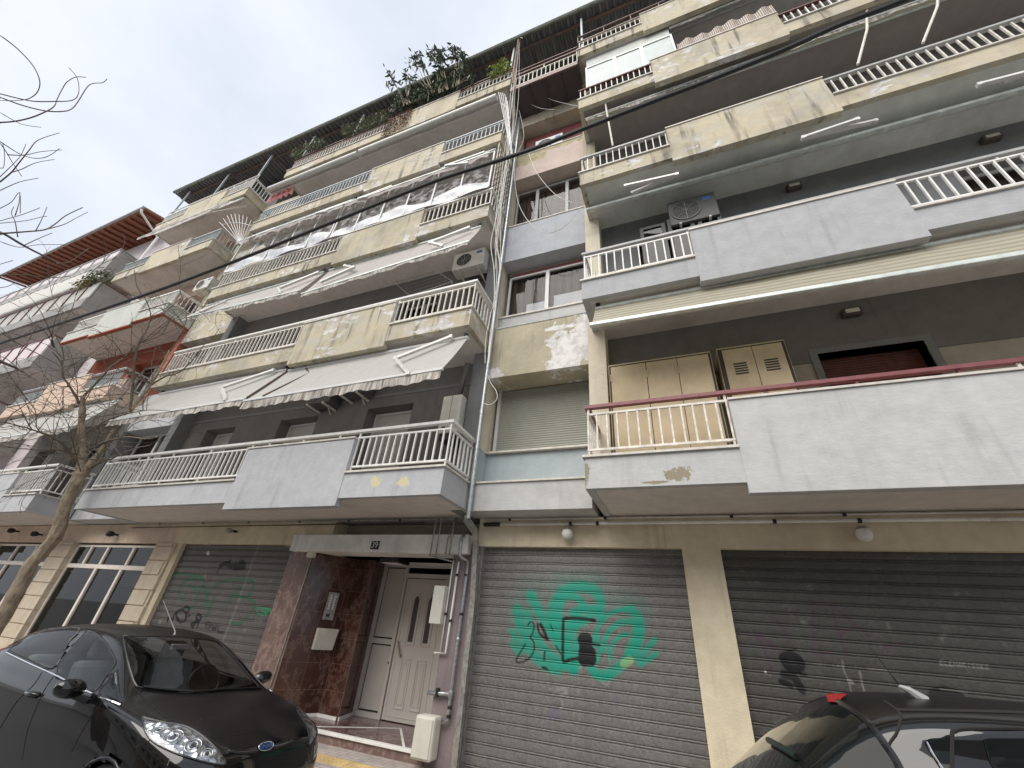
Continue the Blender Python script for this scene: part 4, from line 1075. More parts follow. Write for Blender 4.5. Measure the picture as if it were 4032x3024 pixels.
# ------------------------------------------------------------------ air conditioners
def ac(c, w_, h, d, mat, label, yaw=0, wall=None):
    A = empty('air_conditioner', c, label, 'air conditioner', 'outdoor air-conditioner units')
    x, y, z = c
    MB().box(x - w_ / 2, x + w_ / 2, y - d / 2, y + d / 2, z, z + h).build('casing', mat, A, bevel=.012)
    cx = x - w_ * .14; r = h * .40
    MB().lathe((cx, y - d / 2 - .004, z + h / 2), [(r, 0), (r, -.012), (r * .9, -.012), (r * .9, .002)], 28, 'y').build('fan_ring', mat, A)
    MB().lathe((cx, y - d / 2 - .002, z + h / 2), [(.001, 0), (r * .9, 0)], 28, 'y').build('fan_well', M['black'], A)
    g = MB()
    for k in range(1, 7): 
        rr = r * k / 7; g.lathe((cx, y - d / 2 - .010, z + h / 2), [(rr, 0), (rr + .004, 0)], 24, 'y')
    for k in range(4):
        a = math.pi * k / 4; g.bar((cx - r * .9 * math.cos(a), y - d / 2 - .010, z + h / 2 - r * .9 * math.sin(a)), (cx + r * .9 * math.cos(a), y - d / 2 - .010, z + h / 2 + r * .9 * math.sin(a)), .008, .004)
    g.build('fan_grille', M['rail_top'], A)
    MB().box(x + w_ * .24, x + w_ * .42, y - d / 2 - .003, y - d / 2, z + h * .72, z + h * .86).build('badge', plain('ac_badge', (.08, .16, .38), .5), A)
    for s in (-1, 1):
        MB().box(x + s * w_ * .3 - .02, x + s * w_ * .3 + .02, y - d / 2 - .03, wall or (y + d / 2 + .15), z - .045, z - .005).build('bracket', M['rail_old'], A)
    MB().tube([(x + w_ * .35, y, z), (x + w_ * .37, y, z - .12), (x + w_ * .45, y + .05, z - .25)], .012, 6).build('drain_hose', M['rail_top'], A)
    return A
ac((-4.08, 6.05, 9.03), .86, .58, .32, M['acwhite'], 'cream air conditioner fixed high at right end of the clothes-rack balcony', wall=6.45)
p = at(1262, 1600, 6.2); ac((p.x, 6.2, p.z), .8, .55, .32, M['ac_grey_shaded'], 'left of two dark air conditioners hung under the big white awning', wall=6.45)
p = at(1392, 1560, 6.2); ac((p.x, 6.2, p.z), .8, .55, .32, M['ac_grey_shaded'], 'right of two dark air conditioners hung under the big white awning', wall=6.45)
p = at(2168, 588, 6.32); ac((p.x - .02, 6.32, 13.72), .85, .62, .3, M['white_alu'], 'new white air conditioner sitting in window above pink flaking panel', wall=6.5)
p = at(2735, 880, 6.1); ac((p.x, 6.1, p.z - .1), .9, .72, .34, M['ac_grey_shaded'], 'shade-darkened grey air conditioner on the wall above black-framed window', wall=6.45)
p = at(800, 1150, 6.0); ac((p.x, 6.0, p.z), .85, .55, .32, M['acwhite'], 'cream air conditioner between the two balcony columns behind the cable', wall=6.5)

# ------------------------------------------------------------------ pipes, cables and boxes on the facade
q = MB().tube([(-3.23, 6.03, 17.3), (-3.23, 6.03, 3.05)], .042, 12)
for z in (5.0, 8.1, 11.3, 14.5): q.tube([(-3.23, 6.03, z - .05), (-3.23, 6.03, z + .05)], .048, 12)
D_ = empty('downpipe', (-3.23, 6.03, PAVE), 'tall grey galvanised rainwater pipe running down beside the window bay', 'downpipe')
q.build('pipe', M['metal'], D_, smooth=False)
a, b, c_ = at(1837, 2045, 6.05), at(1871, 2094, 6.35), at(1874, 2165, 6.52)
MB().bar((-3.23, 6.03, 3.06), a, .09, .09).bar(a, b, .085, .085).bar(b, c_, .085, .085).bar(c_, (-3.225, 6.56, 1.9), .085, .085).bar((-3.225, 6.56, 1.9), (-3.225, 6.56, PAVE), .085, .085).build('lower_elbows', M['metal_dull'], D_)
def clamps(G, pts, axis='x'):
    for p in pts:
        b = .03
        if axis == 'x': MB().tube([(p[0] - .022, p[1], p[2]), (p[0] + .022, p[1], p[2])], p[3], 8).build('clamp', M['black'], G)
        else: MB().tube([(p[0], p[1], p[2] - .018), (p[0], p[1], p[2] + .018)], p[3], 8).build('clamp', M['black'], G)
G_ = empty('gas_pipe', (0, 6.55, 3.09), 'thick pale pipe with black clamps along the beam above the shutters', 'pipe', 'pipes along the beam')
MB().tube([(-2.95, 6.555, 3.085), (RX, 6.555, 3.085)], .024, 10).build('pipe', M['canopy'], G_, smooth=True)
MB().tube([(-3.18, 6.555, 3.085), (-2.88, 6.555, 3.085)], .034, 10).build('black_sleeve', M['black'], G_)
_zd = zm(1800, 1500, .5877)
clamps(G_, [(at(*_zd(x, 950), 6.55).x, 6.555, 3.085, .031) for x in (760, 940, 2128, 2700)])
G_ = empty('gas_pipe', (0, 6.56, 3.17), 'thin pale pipe tight under the right-hand soffit', 'pipe', 'pipes along the beam')
MB().tube([(-3.1, 6.57, 3.165), (RX, 6.57, 3.165)], .012, 8).build('pipe', M['canopy'], G_, smooth=True)
clamps(G_, [(at(*_zd(x, 905), 6.55).x, 6.57, 3.165, .02) for x in (352, 990, 1838, 2600)])
G_ = empty('gas_pipe', (-8, 6.5, 3.15), 'pair of dark thin pipes under the soffit from the entrance towards the tree', 'pipe', 'pipes along the beam')
MB().tube([(-13.0, 6.50, 3.17), (-3.75, 6.50, 3.17)], .014, 8).build('pipe', M['metal_dull'], G_)
MB().tube([(-13.2, 6.56, 3.10), (-4.4, 6.56, 3.13)], .010, 8).build('pipe', M['black'], G_)
clamps(G_, [(x, 6.50, 3.17, .022) for x in (-12, -10.4, -8.9, -7.4, -6.1, -4.9)])
G_ = empty('gas_pipe', (-3.8, 6.4, 2.5), 'cluster of slim grey gas pipes bent down over the entrance canopy corner', 'pipe')
for (x, z1, z0) in ((-4.04, 3.17, 2.55), (-3.93, 3.19, 2.55), (-3.745, 2.87, 2.56), (-3.67, 3.17, 2.54)):
    MB().tube([(x, 6.50, z1), (x, 6.37, z1 - .02), (x, 6.37, z0)] if z1 > 3 else [(x, 6.43, z1), (x, 6.37, z1 - .03), (x, 6.37, z0)], .0125, 8).build('riser', M['metal_dull'], G_, smooth=True)
MB().tube([(-4.06, 6.37, 2.55), (-3.64, 6.37, 2.54), (-3.64, 6.55, 2.50)], .0145, 8).build('manifold', M['metal_dull'], G_, smooth=True)
MB().tube([(-4.04, 6.37, 2.54), (-3.66, 6.50, 2.47)], .013, 8).build('manifold', M['metal_dull'], G_, smooth=True)
G_ = empty('gas_pipe', (-3.45, 6.56, .43), 'thick grey gas pipe with a tee running down the mauve pillar to the meter box', 'pipe')
MB().tube([(-3.48, 6.43, 2.87), (-3.48, 6.36, 2.84), (-3.48, 6.36, 2.56), (-3.44, 6.40, 2.52), (-3.40, 6.55, 2.50), (-3.40, 6.56, 2.3), (-3.42, 6.56, .42), (-3.50, 6.56, .36)], .026, 10).build('riser', M['metal'], G_, smooth=True)
MB().tube([(-3.42, 6.56, .71), (-3.80, 6.56, .69)], .026, 10).build('branch', M['metal'], G_, smooth=True)
MB().lathe((-3.42, 6.56, .66), [(.034, 0), (.038, .02), (.038, .08), (.034, .10)], 12).build('tee_fitting', M['metal'], G_, smooth=True)
MB().lathe((-3.41, 6.56, 1.35), [(.028, 0), (.036, .01), (.036, .05), (.028, .06)], 12).build('coupling', M['metal'], G_, smooth=True)
clamps(G_, [(-3.41, 6.56, z, .034) for z in (2.28, 1.72, .56, .46)], 'z')
MB().box(-3.66, -3.62, 6.53, 6.59, .66, .76).build('clamp', M['black'], G_)
G_ = empty('gas_pipe', (-3.62, 6.57, 1.2), 'slim pale pipe bending left at hand height on the mauve pillar', 'pipe', 'slim pipes on the mauve pillar')
MB().tube([(-3.585, 6.57, 2.48), (-3.60, 6.57, 1.19), (-3.80, 6.57, 1.18)], .016, 8).build('pipe', M['canopy'], G_, smooth=True)
clamps(G_, [(-3.588, 6.57, 2.28, .026), (-3.594, 6.57, 1.62, .026)], 'z')
G_ = empty('gas_pipe', (-3.7, 6.58, 1.2), 'slimmest pale pipe closest to the entrance door on the mauve pillar', 'pipe', 'slim pipes on the mauve pillar')
MB().tube([(-3.70, 6.585, 2.50), (-3.705, 6.585, 1.2)], .012, 8).build('pipe', M['canopy'], G_, smooth=True)
clamps(G_, [(-3.703, 6.585, 1.71, .022)], 'z')
top(MB().box(-3.93, -3.725, 6.48, 6.62, 1.56, 2.10), 'cabinet', M['cream_box'], 'slim off-white electric box at door edge behind the thin pipes', 'electric box', bevel=.01)
X_ = empty('meter_box', (-3.68, 6.5, PAVE + .1), 'white rounded meter box low on the mauve pillar at the step corner', 'meter box')
MB().box(-3.85, -3.53, 6.40, 6.62, -.03, .45).build('housing', M['cream_box'], X_, bevel=.035)
MB().box(-3.82, -3.56, 6.388, 6.40, .0, .42).build('lid', M['cream_box'], X_, bevel=.01)
# boiler with its flue on the first-floor balcony
X_ = empty('boiler', (-3.85, 6.1, 4.6), 'pale grey boiler cabinet with flue pipe at right end of first-floor balcony', 'boiler')
MB().box(-4.08, -3.66, 5.95, 6.4, 4.62, 5.42).build('casing', M['cream_box'], X_, bevel=.015)
MB().box(-3.872, -3.868, 5.945, 5.955, 4.64, 5.40).build('door_seam', M['door_groove'], X_)
MB().box(-4.04, -3.70, 5.99, 6.36, 4.50, 4.62).build('connections', M['black'], X_)
MB().tube([(-3.86, 6.15, 5.42), (-3.80, 6.1, 5.7), (-3.62, 5.9, 6.12)], .055, 12).build('flue', M['ac_grey_shaded'], X_, smooth=True)
MB().box(-4.0, -3.92, 5.945, 5.952, 4.72, 4.75).box(-3.8, -3.76, 5.945, 5.952, 4.7, 4.74).build('label_plate', M['black'], X_)
# bell panel, mailbox, number plate, canopy lamp
def onwall(u0, u1, z0, z1, t_, name, mat, parent):
    a = A1.lerp(A2, u0); b = A1.lerp(A2, u1); nrm = Vector((-(A2 - A1).y, (A2 - A1).x)).normalized() * -1
    c = a + nrm * t_; d = b + nrm * t_
    return MB().prismz([(a.x, a.y), (b.x, b.y), (d.x, d.y), (c.x, c.y)], z0, z1).build(name, mat, parent)
L_ = (A2 - A1).length
X_ = empty('intercom', (A1.lerp(A2, .66).x, A1.lerp(A2, .66).y, 1.48), 'steel doorbell panel with two rows of buttons on the red marble', 'intercom')
onwall(.55, .78, 1.48, 1.95, .012, 'plate', M['metal_dull'], X_)
bt = MB()
for r_ in range(9):
    for c2 in range(2):
        u = .60 + c2 * .09; z = 1.66 + r_ * .028
        a = A1.lerp(A2, u); b = A1.lerp(A2, u + .035); nrm = Vector(((A2 - A1).y, -(A2 - A1).x)).normalized()
        c = a + nrm * .012; d = b + nrm * .012; e1 = a + nrm * .018; e2 = b + nrm * .018
        bt.prismz([(c.x, c.y), (d.x, d.y), (e2.x, e2.y), (e1.x, e1.y)], z, z + .014)
bt.build('bell_buttons', M['cloth'], X_)
onwall(.61, .68, 1.53, 1.58, .016, 'speaker', M['black'], X_)
X_ = empty('mailbox', (A1.lerp(A2, .7).x, A1.lerp(A2, .7).y, 1.02), 'cream slant-fronted letter box below the doorbell panel', 'mailbox')
a = A1.lerp(A2, .50); b = A1.lerp(A2, .93); nrm = Vector(((A2 - A1).y, -(A2 - A1).x)).normalized()
v = [(a.x, a.y, 1.0), (b.x, b.y, 1.0), (b.x, b.y, 1.34), (a.x, a.y, 1.34)]
o2 = [(a.x + nrm.x * .10, a.y + nrm.y * .10, 1.0), (b.x + nrm.x * .04, b.y + nrm.y * .04, 1.0), (b.x + nrm.x * .12, b.y + nrm.y * .12, 1.34), (a.x + nrm.x * .12, a.y + nrm.y * .12, 1.34)]
MB().add(v + o2, [(0, 1, 2, 3), (7, 6, 5, 4), (0, 4, 5, 1), (1, 5, 6, 2), (2, 6, 7, 3), (3, 7, 4, 0)]).build('body', M['cream_box'], X_, bevel=.004)
top(MB().tube([at(*zm(1000, 2024, .6028)(*p), 6.60) for p in ((375, 285), (300, 527), (170, 935), (105, 1130))], .011, 8), 'conduit', M['metal_dull'], 'thin steel conduit running down the red marble front left of entrance', 'conduit')
p = at(*zm(1000, 2024, .6028)(378, 260), 6.56)
top(MB().box(p.x - .07, p.x + .07, 6.50, 6.61, p.z - .07, p.z + .08), 'junction_box', M['cream_box'], 'small white junction box at the top of the marble front', 'junction box', bevel=.008)
def text_mesh(s, size, mat, name, loc, rx=90, rz=0, ext=.003, parent=None, shear=0, bold=0):
    cu = bpy.data.curves.new(name, 'FONT'); cu.body = s; cu.size = size; cu.extrude = ext; cu.align_x = 'CENTER'; cu.align_y = 'CENTER'; cu.shear = shear; cu.offset = bold
    tmp = bpy.data.objects.new('tmp', cu); col.objects.link(tmp)
    bpy.context.view_layer.update()
    me = bpy.data.meshes.new_from_object(tmp.evaluated_get(bpy.context.evaluated_depsgraph_get()))
    bpy.data.objects.remove(tmp)
    o = bpy.data.objects.new(name, me); col.objects.link(o); me.materials.append(mat)
    o.rotation_euler = (R(rx), 0, R(rz))
    if parent is not None: o.parent = parent; o.location = Vector(loc) - wloc(parent)
    else: o.location = loc
    return o
p = at(*zm(1000, 2024, .6028)(790, 203), 6.43)
X_ = empty('number_plate', (p.x, 6.43, p.z - .07), 'black enamel house number 39 on the canopy edge', 'number plate')
MB().box(p.x - .085, p.x + .085, 6.425, 6.44, p.z - .07, p.z + .07).build('plate', M['black'], X_)
text_mesh('39', .15, M['white_alu'], 'number', (p.x, 6.423, p.z), parent=X_)
a = at(*zm(1000, 2024, .6028)(935, 290), 7.3)
X_ = empty('ceiling_light', (a.x, 7.25, 2.5), 'black square light fitting under the entrance canopy', 'light')
MB().box(a.x - .22, a.x + .22, 7.05, 7.45, 2.52, 2.60).build('housing', M['black'], X_, bevel=.01)
MB().box(a.x - .17, a.x + .17, 7.10, 7.40, 2.512, 2.522).build('diffuser', M['canopy'], X_)
# lamps on the beam
def globe(px, py, label):
    p = at(px, py, 6.5)
    A = empty('wall_lamp', (p.x, 6.6, p.z), label, 'lamp', 'globe lamps above the shutters')
    MB().lathe((p.x, 6.50, p.z), [(.001, -.09)] + [(.088 * math.sin(a), -.088 * math.cos(a)) for a in [math.pi * k / 10 for k in range(1, 10)]] + [(.001, .09)], 18).build('globe', M['canopy'], A, smooth=True)
    MB().lathe((p.x, 6.50, p.z + .05), [(.06, 0), (.07, .02), (.05, .045)], 14).box(p.x - .02, p.x + .02, 6.50, 6.62, p.z + .05, p.z + .085).build('mount', M['metal_dull'], A)
globe(2234, 2102, 'round white globe lamp above the graffiti shutter')
globe(3403, 2104, 'dusty globe lamp above the dark right-hand shutter')
for (px, py, lb) in ((55, 2091, 'black spot lamp on beam at the far left edge'), (147, 2104, 'black spot lamp on beam left of the tree trunk'), (445, 2104, 'black spot lamp on pinkish beam above the white-framed shop window'), (913, 2091, 'small grey spot lamp on beam above the left roller shutter')):
    p = at(px, py, 6.5)
    A = empty('spot_lamp', (p.x, 6.6, p.z), lb, 'spot lamp', 'spot lamps on the left beam')
    s = .75 if px > 800 else 1
    MB().lathe((p.x, 6.46, p.z), [(.001, -.10 * s), (.06 * s, -.09 * s), (.075 * s, -.02 * s), (.05 * s, .05 * s), (.02, .08 * s)], 14, 'y').build('head', M['black'] if px < 800 else M['metal_dull'], A, smooth=True)
    MB().box(p.x - .015, p.x + .015, 6.48, 6.62, p.z - .015, p.z + .03).build('bracket', M['black'], A)
for (px, py, lb) in ((3350, 1236, 'dark bulkhead lamp on wall above the brown door'), (3125, 742, 'left dark bulkhead lamp on the grey second-floor wall'), (3898, 552, 'right dark bulkhead lamp on the grey second-floor wall')):
    p = at(px, py, 6.42)
    A = empty('bulkhead_lamp', (p.x, 6.42, p.z), lb, 'lamp', 'bulkhead lamps on balcony walls')
    MB().box(p.x - .13, p.x + .13, 6.33, 6.45, p.z - .065, p.z + .065).build('housing', plain('lamp_brown', (.07, .055, .045), .5), A, bevel=.02)
    MB().box(p.x - .09, p.x + .09, 6.32, 6.335, p.z - .035, p.z + .035).build('lens', M['cream_box'], A, bevel=.005)
# cabinets on the right first-floor balcony
def cab(x0, x1, z1, doors, label, vents=False, y=5.92):
    A = empty('storage_cabinet', ((x0 + x1) / 2, y + .2, 3.66), label, 'cabinet', 'cream steel cabinets')
    MB().box(x0, x1, y, 6.42, 3.66, z1).build('carcass', M['beige_cab'], A, bevel=.01)
    for (a, b) in doors:
        d = MB().box(a, b, y - .018, y, 3.75, z1 - .06).build('cabinet_door', M['beige_cab'], A, bevel=.006)
        if vents:
            v = MB(); c = (a + b) / 2
            for k in range(5): v.box(c - .09, c + .09, y - .022, y - .017, z1 - .36 - k * .045, z1 - .335 - k * .045)
            v.build('vent_slots', M['door_groove'], d)
        else: MB().box(a - .012, a + .012, y - .03, y - .015, z1 - .35, z1 - .22).build('hinge', M['beige_cab'], d)
    MB().box(x0 + .01, x1 - .01, y - .004, y + .001, 3.70, z1 - .03).build('door_shadow_gap', M['door_groove'], A)
cab(-.84, .76, 5.58, [(-.80, -.232), (-.222, .25), (.258, .72)], 'tall three-door cream steel cabinet behind the red-railed balustrade')
cab(.86, 1.80, 5.66, [(.93, 1.345), (1.352, 1.75)], 'cream two-door steel cabinet with louvre vents right of the three-door one', True, 6.0)
# clothes rack
q = MB(); pp = [at(*za(*p), 5.42) for p in ((1450, 702), (1735, 624), (1840, 695), (1555, 790))]
for i in range(4): q.tube([pp[i], pp[(i + 1) % 4]], .006, 5)
for k in range(1, 5): q.tube([pp[0].lerp(pp[3], k / 5), pp[1].lerp(pp[2], k / 5)], .003, 4)
q.tube([pp[3], (pp[3].x + .02, 5.42, 7.70)], .006, 5).tube([pp[2], (pp[2].x + .02, 5.42, 7.70)], .006, 5)
top(q, 'clothes_rack', M['metal'], 'thin wire clothes rack clipped above second-floor railing near the air conditioner', 'clothes rack')
# fan-shaped spike guards at balcony ends
def spikes(c, tips, Y, label, bow):
    A = empty('spike_guard', at(*c, Y), label, 'spike guard', 'spike guards')
    q = MB()
    for t_ in tips: q.tube([at(*c, Y + .1), at(*t_, Y)], .011, 5)
    q.build('spikes', M['rail'], A)
    MB().tube([at(*p, Y + .02) for p in bow], .012, 6).build('bow', M['rail'], A)
z1a = zb1
spikes(z1a(1905, 525), [z1a(*p) for p in ((1738, 352), (1768, 322), (1798, 300), (1828, 290), (1860, 286), (1892, 290), (1925, 298), (1958, 312), (1990, 335))], 5.15, 'white fan of pointed spikes between the left and middle balconies', smooth([z1a(*p) for p in ((1760, 372), (1830, 355), (1900, 358), (1990, 380))]))
spikes(zt3(2060, 960), [zt3(*p) for p in ((1960, 485), (1975, 488), (1990, 492), (2005, 500), (2015, 520), (2025, 550))], 5.2, 'white spike fan beside the downpipe at right end of fourth-floor balcony', smooth([zt3(*p) for p in ((1968, 565), (2000, 580), (2030, 610))]))
# hanging cables
random.seed(3)
base = [(2045, 150), (2035, 260), (2022, 380), (2010, 500), (1996, 620), (1980, 740), (1966, 860), (1955, 960), (1960, 1060), (1945, 1180), (1930, 1320), (1925, 1430)]
for k in range(7):
    ph = random.uniform(0, 6); am = random.uniform(3, 14); dx = (k - 3) * 5
    n = random.choice([9, 10, 11, 12]); pts = [(x + dx * (1 if i > 0 else .3) * (.6 + .4 * math.sin(i + ph)) + am * math.sin(i * 1.3 + ph) * min(1, i / 3), y) for i, (x, y) in enumerate(base[:n])]
    q = MB().tube([at(*p, 5.12 + .015 * k) for p in smooth(pts)], .0065, 5)
    top(q, 'cable', [M['canopy'], M['cream_box'], M['rail_old'], M['rail']][k % 4], 'loose pale aerial cable in the bundle hanging from the roof beside the downpipe', 'cable', 'bundle of aerial cables beside the downpipe')
zs7 = zm(1900, 800, .5425)
for pts, zf, lb in (([(215, 590), (245, 720), (300, 980), (250, 1120), (232, 1230), (240, 1370), (270, 1500), (335, 1610), (400, 1665), (450, 1690), (520, 1684), (600, 1640), (660, 1580), (715, 1505)], zc, 'white cable hanging in a long loop across the window bay panels'),
                    ([(240, 500), (300, 590), (400, 670), (520, 730), (690, 770)], zc, 'white cable sagging from the mast to the right balcony at roof level'),
                    ([(255, 640), (330, 740), (420, 785), (520, 795)], zc, 'short white cable drooping under the dark boarded gallery'),
                    ([(335, 1115), (380, 1230), (450, 1330), (540, 1420), (640, 1465), (720, 1475)], zc, 'white cable crossing the dark three-pane window'),):
    top(MB().tube([at(*zf(*p), 5.8) for p in smooth(pts)], .007, 5), 'cable', M['canopy'], lb, 'cable')
top(MB().tube([at(*zm(1900, 1400, .27125)(*p), 5.95) for p in smooth([(80, 290), (120, 400), (190, 500), (215, 590), (190, 660), (100, 715), (10, 690)])], .008, 5), 'cable', M['canopy'], 'pale cable end looping beside the first-floor shutter', 'cable')
# aerial mast
X_ = empty('aerial_mast', at(2030, 330, 5.15), 'rusty aerial mast tied to the roof edge above the downpipe', 'mast')
MB().tube([at(2042, 145, 5.13), at(2018, 330, 5.13)], .028, 8).build('pole', M['rust'], X_)
MB().tube([at(2031, 143, 5.1), at(2058, 150, 5.1)], .008, 6).build('crossbar', M['metal'], X_)
# the street cable
cab_pts = [(-260, 1440), (0, 1353), (215, 1282), (500, 1185), (706, 1113), (1008, 996), (1361, 854), (1714, 713), (1900, 652), (2100, 586), (2290, 510), (2551, 407), (2822, 304), (3100, 190), (3300, 100), (3540, 8), (3800, -110)]
top(MB().tube([at(*p, 3.2) for p in smooth(cab_pts, 4)], .033, 8), 'street_cable', M['black'], 'thick black twisted cable slung diagonally across the whole facade', 'cable')
# weeds and plants
def leafs(mb, c, n, spread, size, droop=.5, aspect=3.2):
    for _ in range(n):
        d = Vector((random.gauss(0, 1), random.gauss(0, 1), random.gauss(0, .8))); d = d.normalized()
        p = Vector(c) + Vector((random.gauss(0, spread[0]), random.gauss(0, spread[1]), random.gauss(0, spread[2])))
        L = size * random.uniform(.6, 1.2); d.z -= droop; d.normalize(); s = d.cross(Vector((random.random(), random.random(), 1))).normalized() * L / aspect / 2
        m_ = p + d * L * .5 - Vector((0, 0, L * .05)); e_ = p + d * L - Vector((0, 0, L * .22))
        mb.add([p, p + d * L * .25 + s * .8, m_ + s, e_, m_ - s, p + d * L * .25 - s * .8], [(0, 1, 2), (2, 3, 4), (4, 5, 0), (0, 2, 4)])
zp = zm(1400, 150, .24864)
def shrub(label, base, heads, Y, size, n=22, spread=.10, group='plants on the top balcony'):
    b = at(*zp(*base), Y); A = empty('shrub', b, label, 'shrub', group)
    st = MB(); lf_ = MB()
    for (hx, hy, k) in heads:
        h = at(*zp(hx, hy), Y + random.uniform(-.25, .1)); mid = b.lerp(h, .55) + Vector((random.uniform(-.08, .08), 0, random.uniform(-.05, .12)))
        st.tube([b + Vector((random.uniform(-.2, .2), 0, 0)), mid, h], [.016, .012, .006], 5)
        leafs(lf_, h, int(n * k), (spread * k, .08, spread * k * 1.2), size)
        leafs(lf_, h + Vector((0, 0, .05)), int(6 * k), (.03, .03, .03), size, -.3)
    st.build('stem', M['stem'], A); lf_.build('foliage', M['leaf_dark'], A, fix=False)
shrub('broad-leaved shrub, leftmost of the tall ones above the top balcony', (800, 1060), [(560, 560, .6), (570, 680, 1), (500, 720, .5), (810, 560, .8), (800, 650, 1), (850, 760, 1), (700, 850, .8)], 5.02, .24, 17)
shrub('broad-leaved shrub with round head above top balcony, left of the tallest', (1200, 880), [(980, 290, 1.1), (930, 350, .9), (1020, 400, .9), (820, 370, .3), (1080, 440, .6), (920, 640, .5)], 5.02, .26, 20)
shrub('tallest broad-leaved shrub rising against the sky over the roof edge', (1400, 840), [(1190, 240, .8), (1240, 200, .6), (1370, 220, 1.0), (1360, 330, 1.1), (1230, 350, .6), (1350, 430, 1.2), (1380, 560, 1), (1280, 570, .6), (1370, 690, .8)], 5.0, .26, 20)
shrub('broad-leaved shrub at right of the tall group, partly before the roof', (1580, 760), [(1540, 160, .7), (1610, 180, .7), (1560, 300, .9), (1640, 250, .8), (1700, 350, .8), (1740, 300, .4), (1610, 540, .9), (1720, 460, .8), (1800, 580, .6), (1650, 620, .9), (1830, 640, .5)], 5.0, .25, 17)
def bush(label, px0, px1, Y, h, n, mat, size=.12, zf=zt3, name='bush', cat='bush', up=.0):
    a = at(*zf(*px0), Y); b = at(*zf(*px1), Y)
    A = empty(name, a.lerp(b, .5), label, cat, 'plants on the top balcony'); lf_ = MB(); st = MB()
    for k in range(n):
        u = random.random(); p = a.lerp(b, u); hh = h * random.uniform(.25, 1) * (.55 + .45 * math.sin(u * 9 + 1) ** 2)
        leafs(lf_, p + Vector((0, random.uniform(-.15, .15), up + hh)), 3, (.05, .05, .06), size, .2, 2.6)
        if k % 6 == 0: st.tube([p, p + Vector((random.uniform(-.1, .1), 0, hh))], .006, 4)
    lf_.build('foliage', mat, A, fix=False); st.build('stem', M['stem'], A)
bush('dense dark bush along rail under the tall shrubs', (1180, 620), (1650, 445), 5.12, .5, 420, M['leaf_dark'], .16)
bush('thin olive-green bush spilling over the rail left of the dry vine', (820, 800), (1150, 680), 5.1, .55, 420, M['leaf'], .10)
bush('small olive-green bush at left end of the planted top balcony', (450, 960), (680, 860), 5.1, .5, 230, M['leaf'], .10)
bush('light green leafy vine climbing the rail just left of the mast', (1890, 375), (2035, 310), 5.12, .55, 90, plain('leaf_fresh', (.22, .28, .05), .5, 0, .4, 4), .13)
a = at(*zt3(1110, 800), 5.08); b = at(*zt3(1320, 640), 5.08)
A = empty('dry_vine', a.lerp(b, .5), 'brown dried vine hanging over the parapet of the top balcony', 'vine', 'plants on the top balcony'); lf_ = MB(); st = MB()
for k in range(300):
    u = random.random(); p = Vector((a.x + (b.x - a.x) * u, 5.10, 17.45 - random.random() ** 1.3 * 1.5 * (1 - .4 * abs(u - .4))))
    leafs(lf_, p, 2, (.05, .03, .05), .09, 1.2, 3)
    if k % 3 == 0: st.tube([p, p + Vector((random.uniform(-.12, .12), random.uniform(-.04, .04), -random.uniform(.15, .4)))], .005, 4)
lf_.build('foliage', M['leaf_dry'], A, fix=False); st.build('stem', M['leaf_dry'], A)
q = MB(); random.seed(5)
for k in range(60):
    x = random.choice([-.98, -.8, -.55, -.3, .1]) + random.gauss(0, .05); p = Vector((x, 5.27, 6.99)); e_ = p + Vector((random.gauss(0, .07), random.uniform(-.08, .04), random.uniform(.06, .24)))
    s = Vector((.006, 0, 0)); q.add([p - s, p + s, e_], [(0, 1, 2)])
tag(top(q, 'weeds', M['leaf'], None, None, fix=False), 'green weeds growing along the sill of the blue-grey balcony railing', 'weeds', kind='stuff')

# reed netting tied behind the third-floor and top rails on the right
rn = NT('reed_netting'); _g = rn.n('ShaderNodeNewGeometry').outputs['Position']; _s = rn.n('ShaderNodeSeparateXYZ'); rn.l(_g, _s.inputs[0])
_a = rn.ramp(rn.math('SINE', rn.math('MULTIPLY', _s.outputs['X'], 150)), -.3, .2); _b = rn.ramp(rn.math('SINE', rn.math('MULTIPLY', _s.outputs['Z'], 120)), .2, .6)
_t = rn.n('ShaderNodeBsdfTransparent'); _m = rn.n('ShaderNodeMixShader'); rn.l(rn.math('MAXIMUM', _a, _b), _m.inputs[0]); rn.l(_t.outputs[0], _m.inputs[1])
rn.b.inputs['Base Color'].default_value = (.42, .34, .28, 1); rn.l(rn.b.outputs[0], _m.inputs[2]); rn.l(_m.outputs[0], rn.out.inputs[0])
q = MB(); V = []; F = []
for i in range(41):
    x = 1.46 + i * .055; s_ = .10 * math.sin(i * .35)
    V += [(x, 5.30, 14.1), (x, 5.30 + .03 * math.sin(i), 14.95 + s_ * .5 + (x - 1.4) * .06)]
for i in range(40): F.append((2 * i, 2 * i + 2, 2 * i + 3, 2 * i + 1))
top(q.add(V, F), 'reed_netting', rn.m, 'brownish reed netting stretched above the stained parapet of third floor right', 'netting', fix=False)
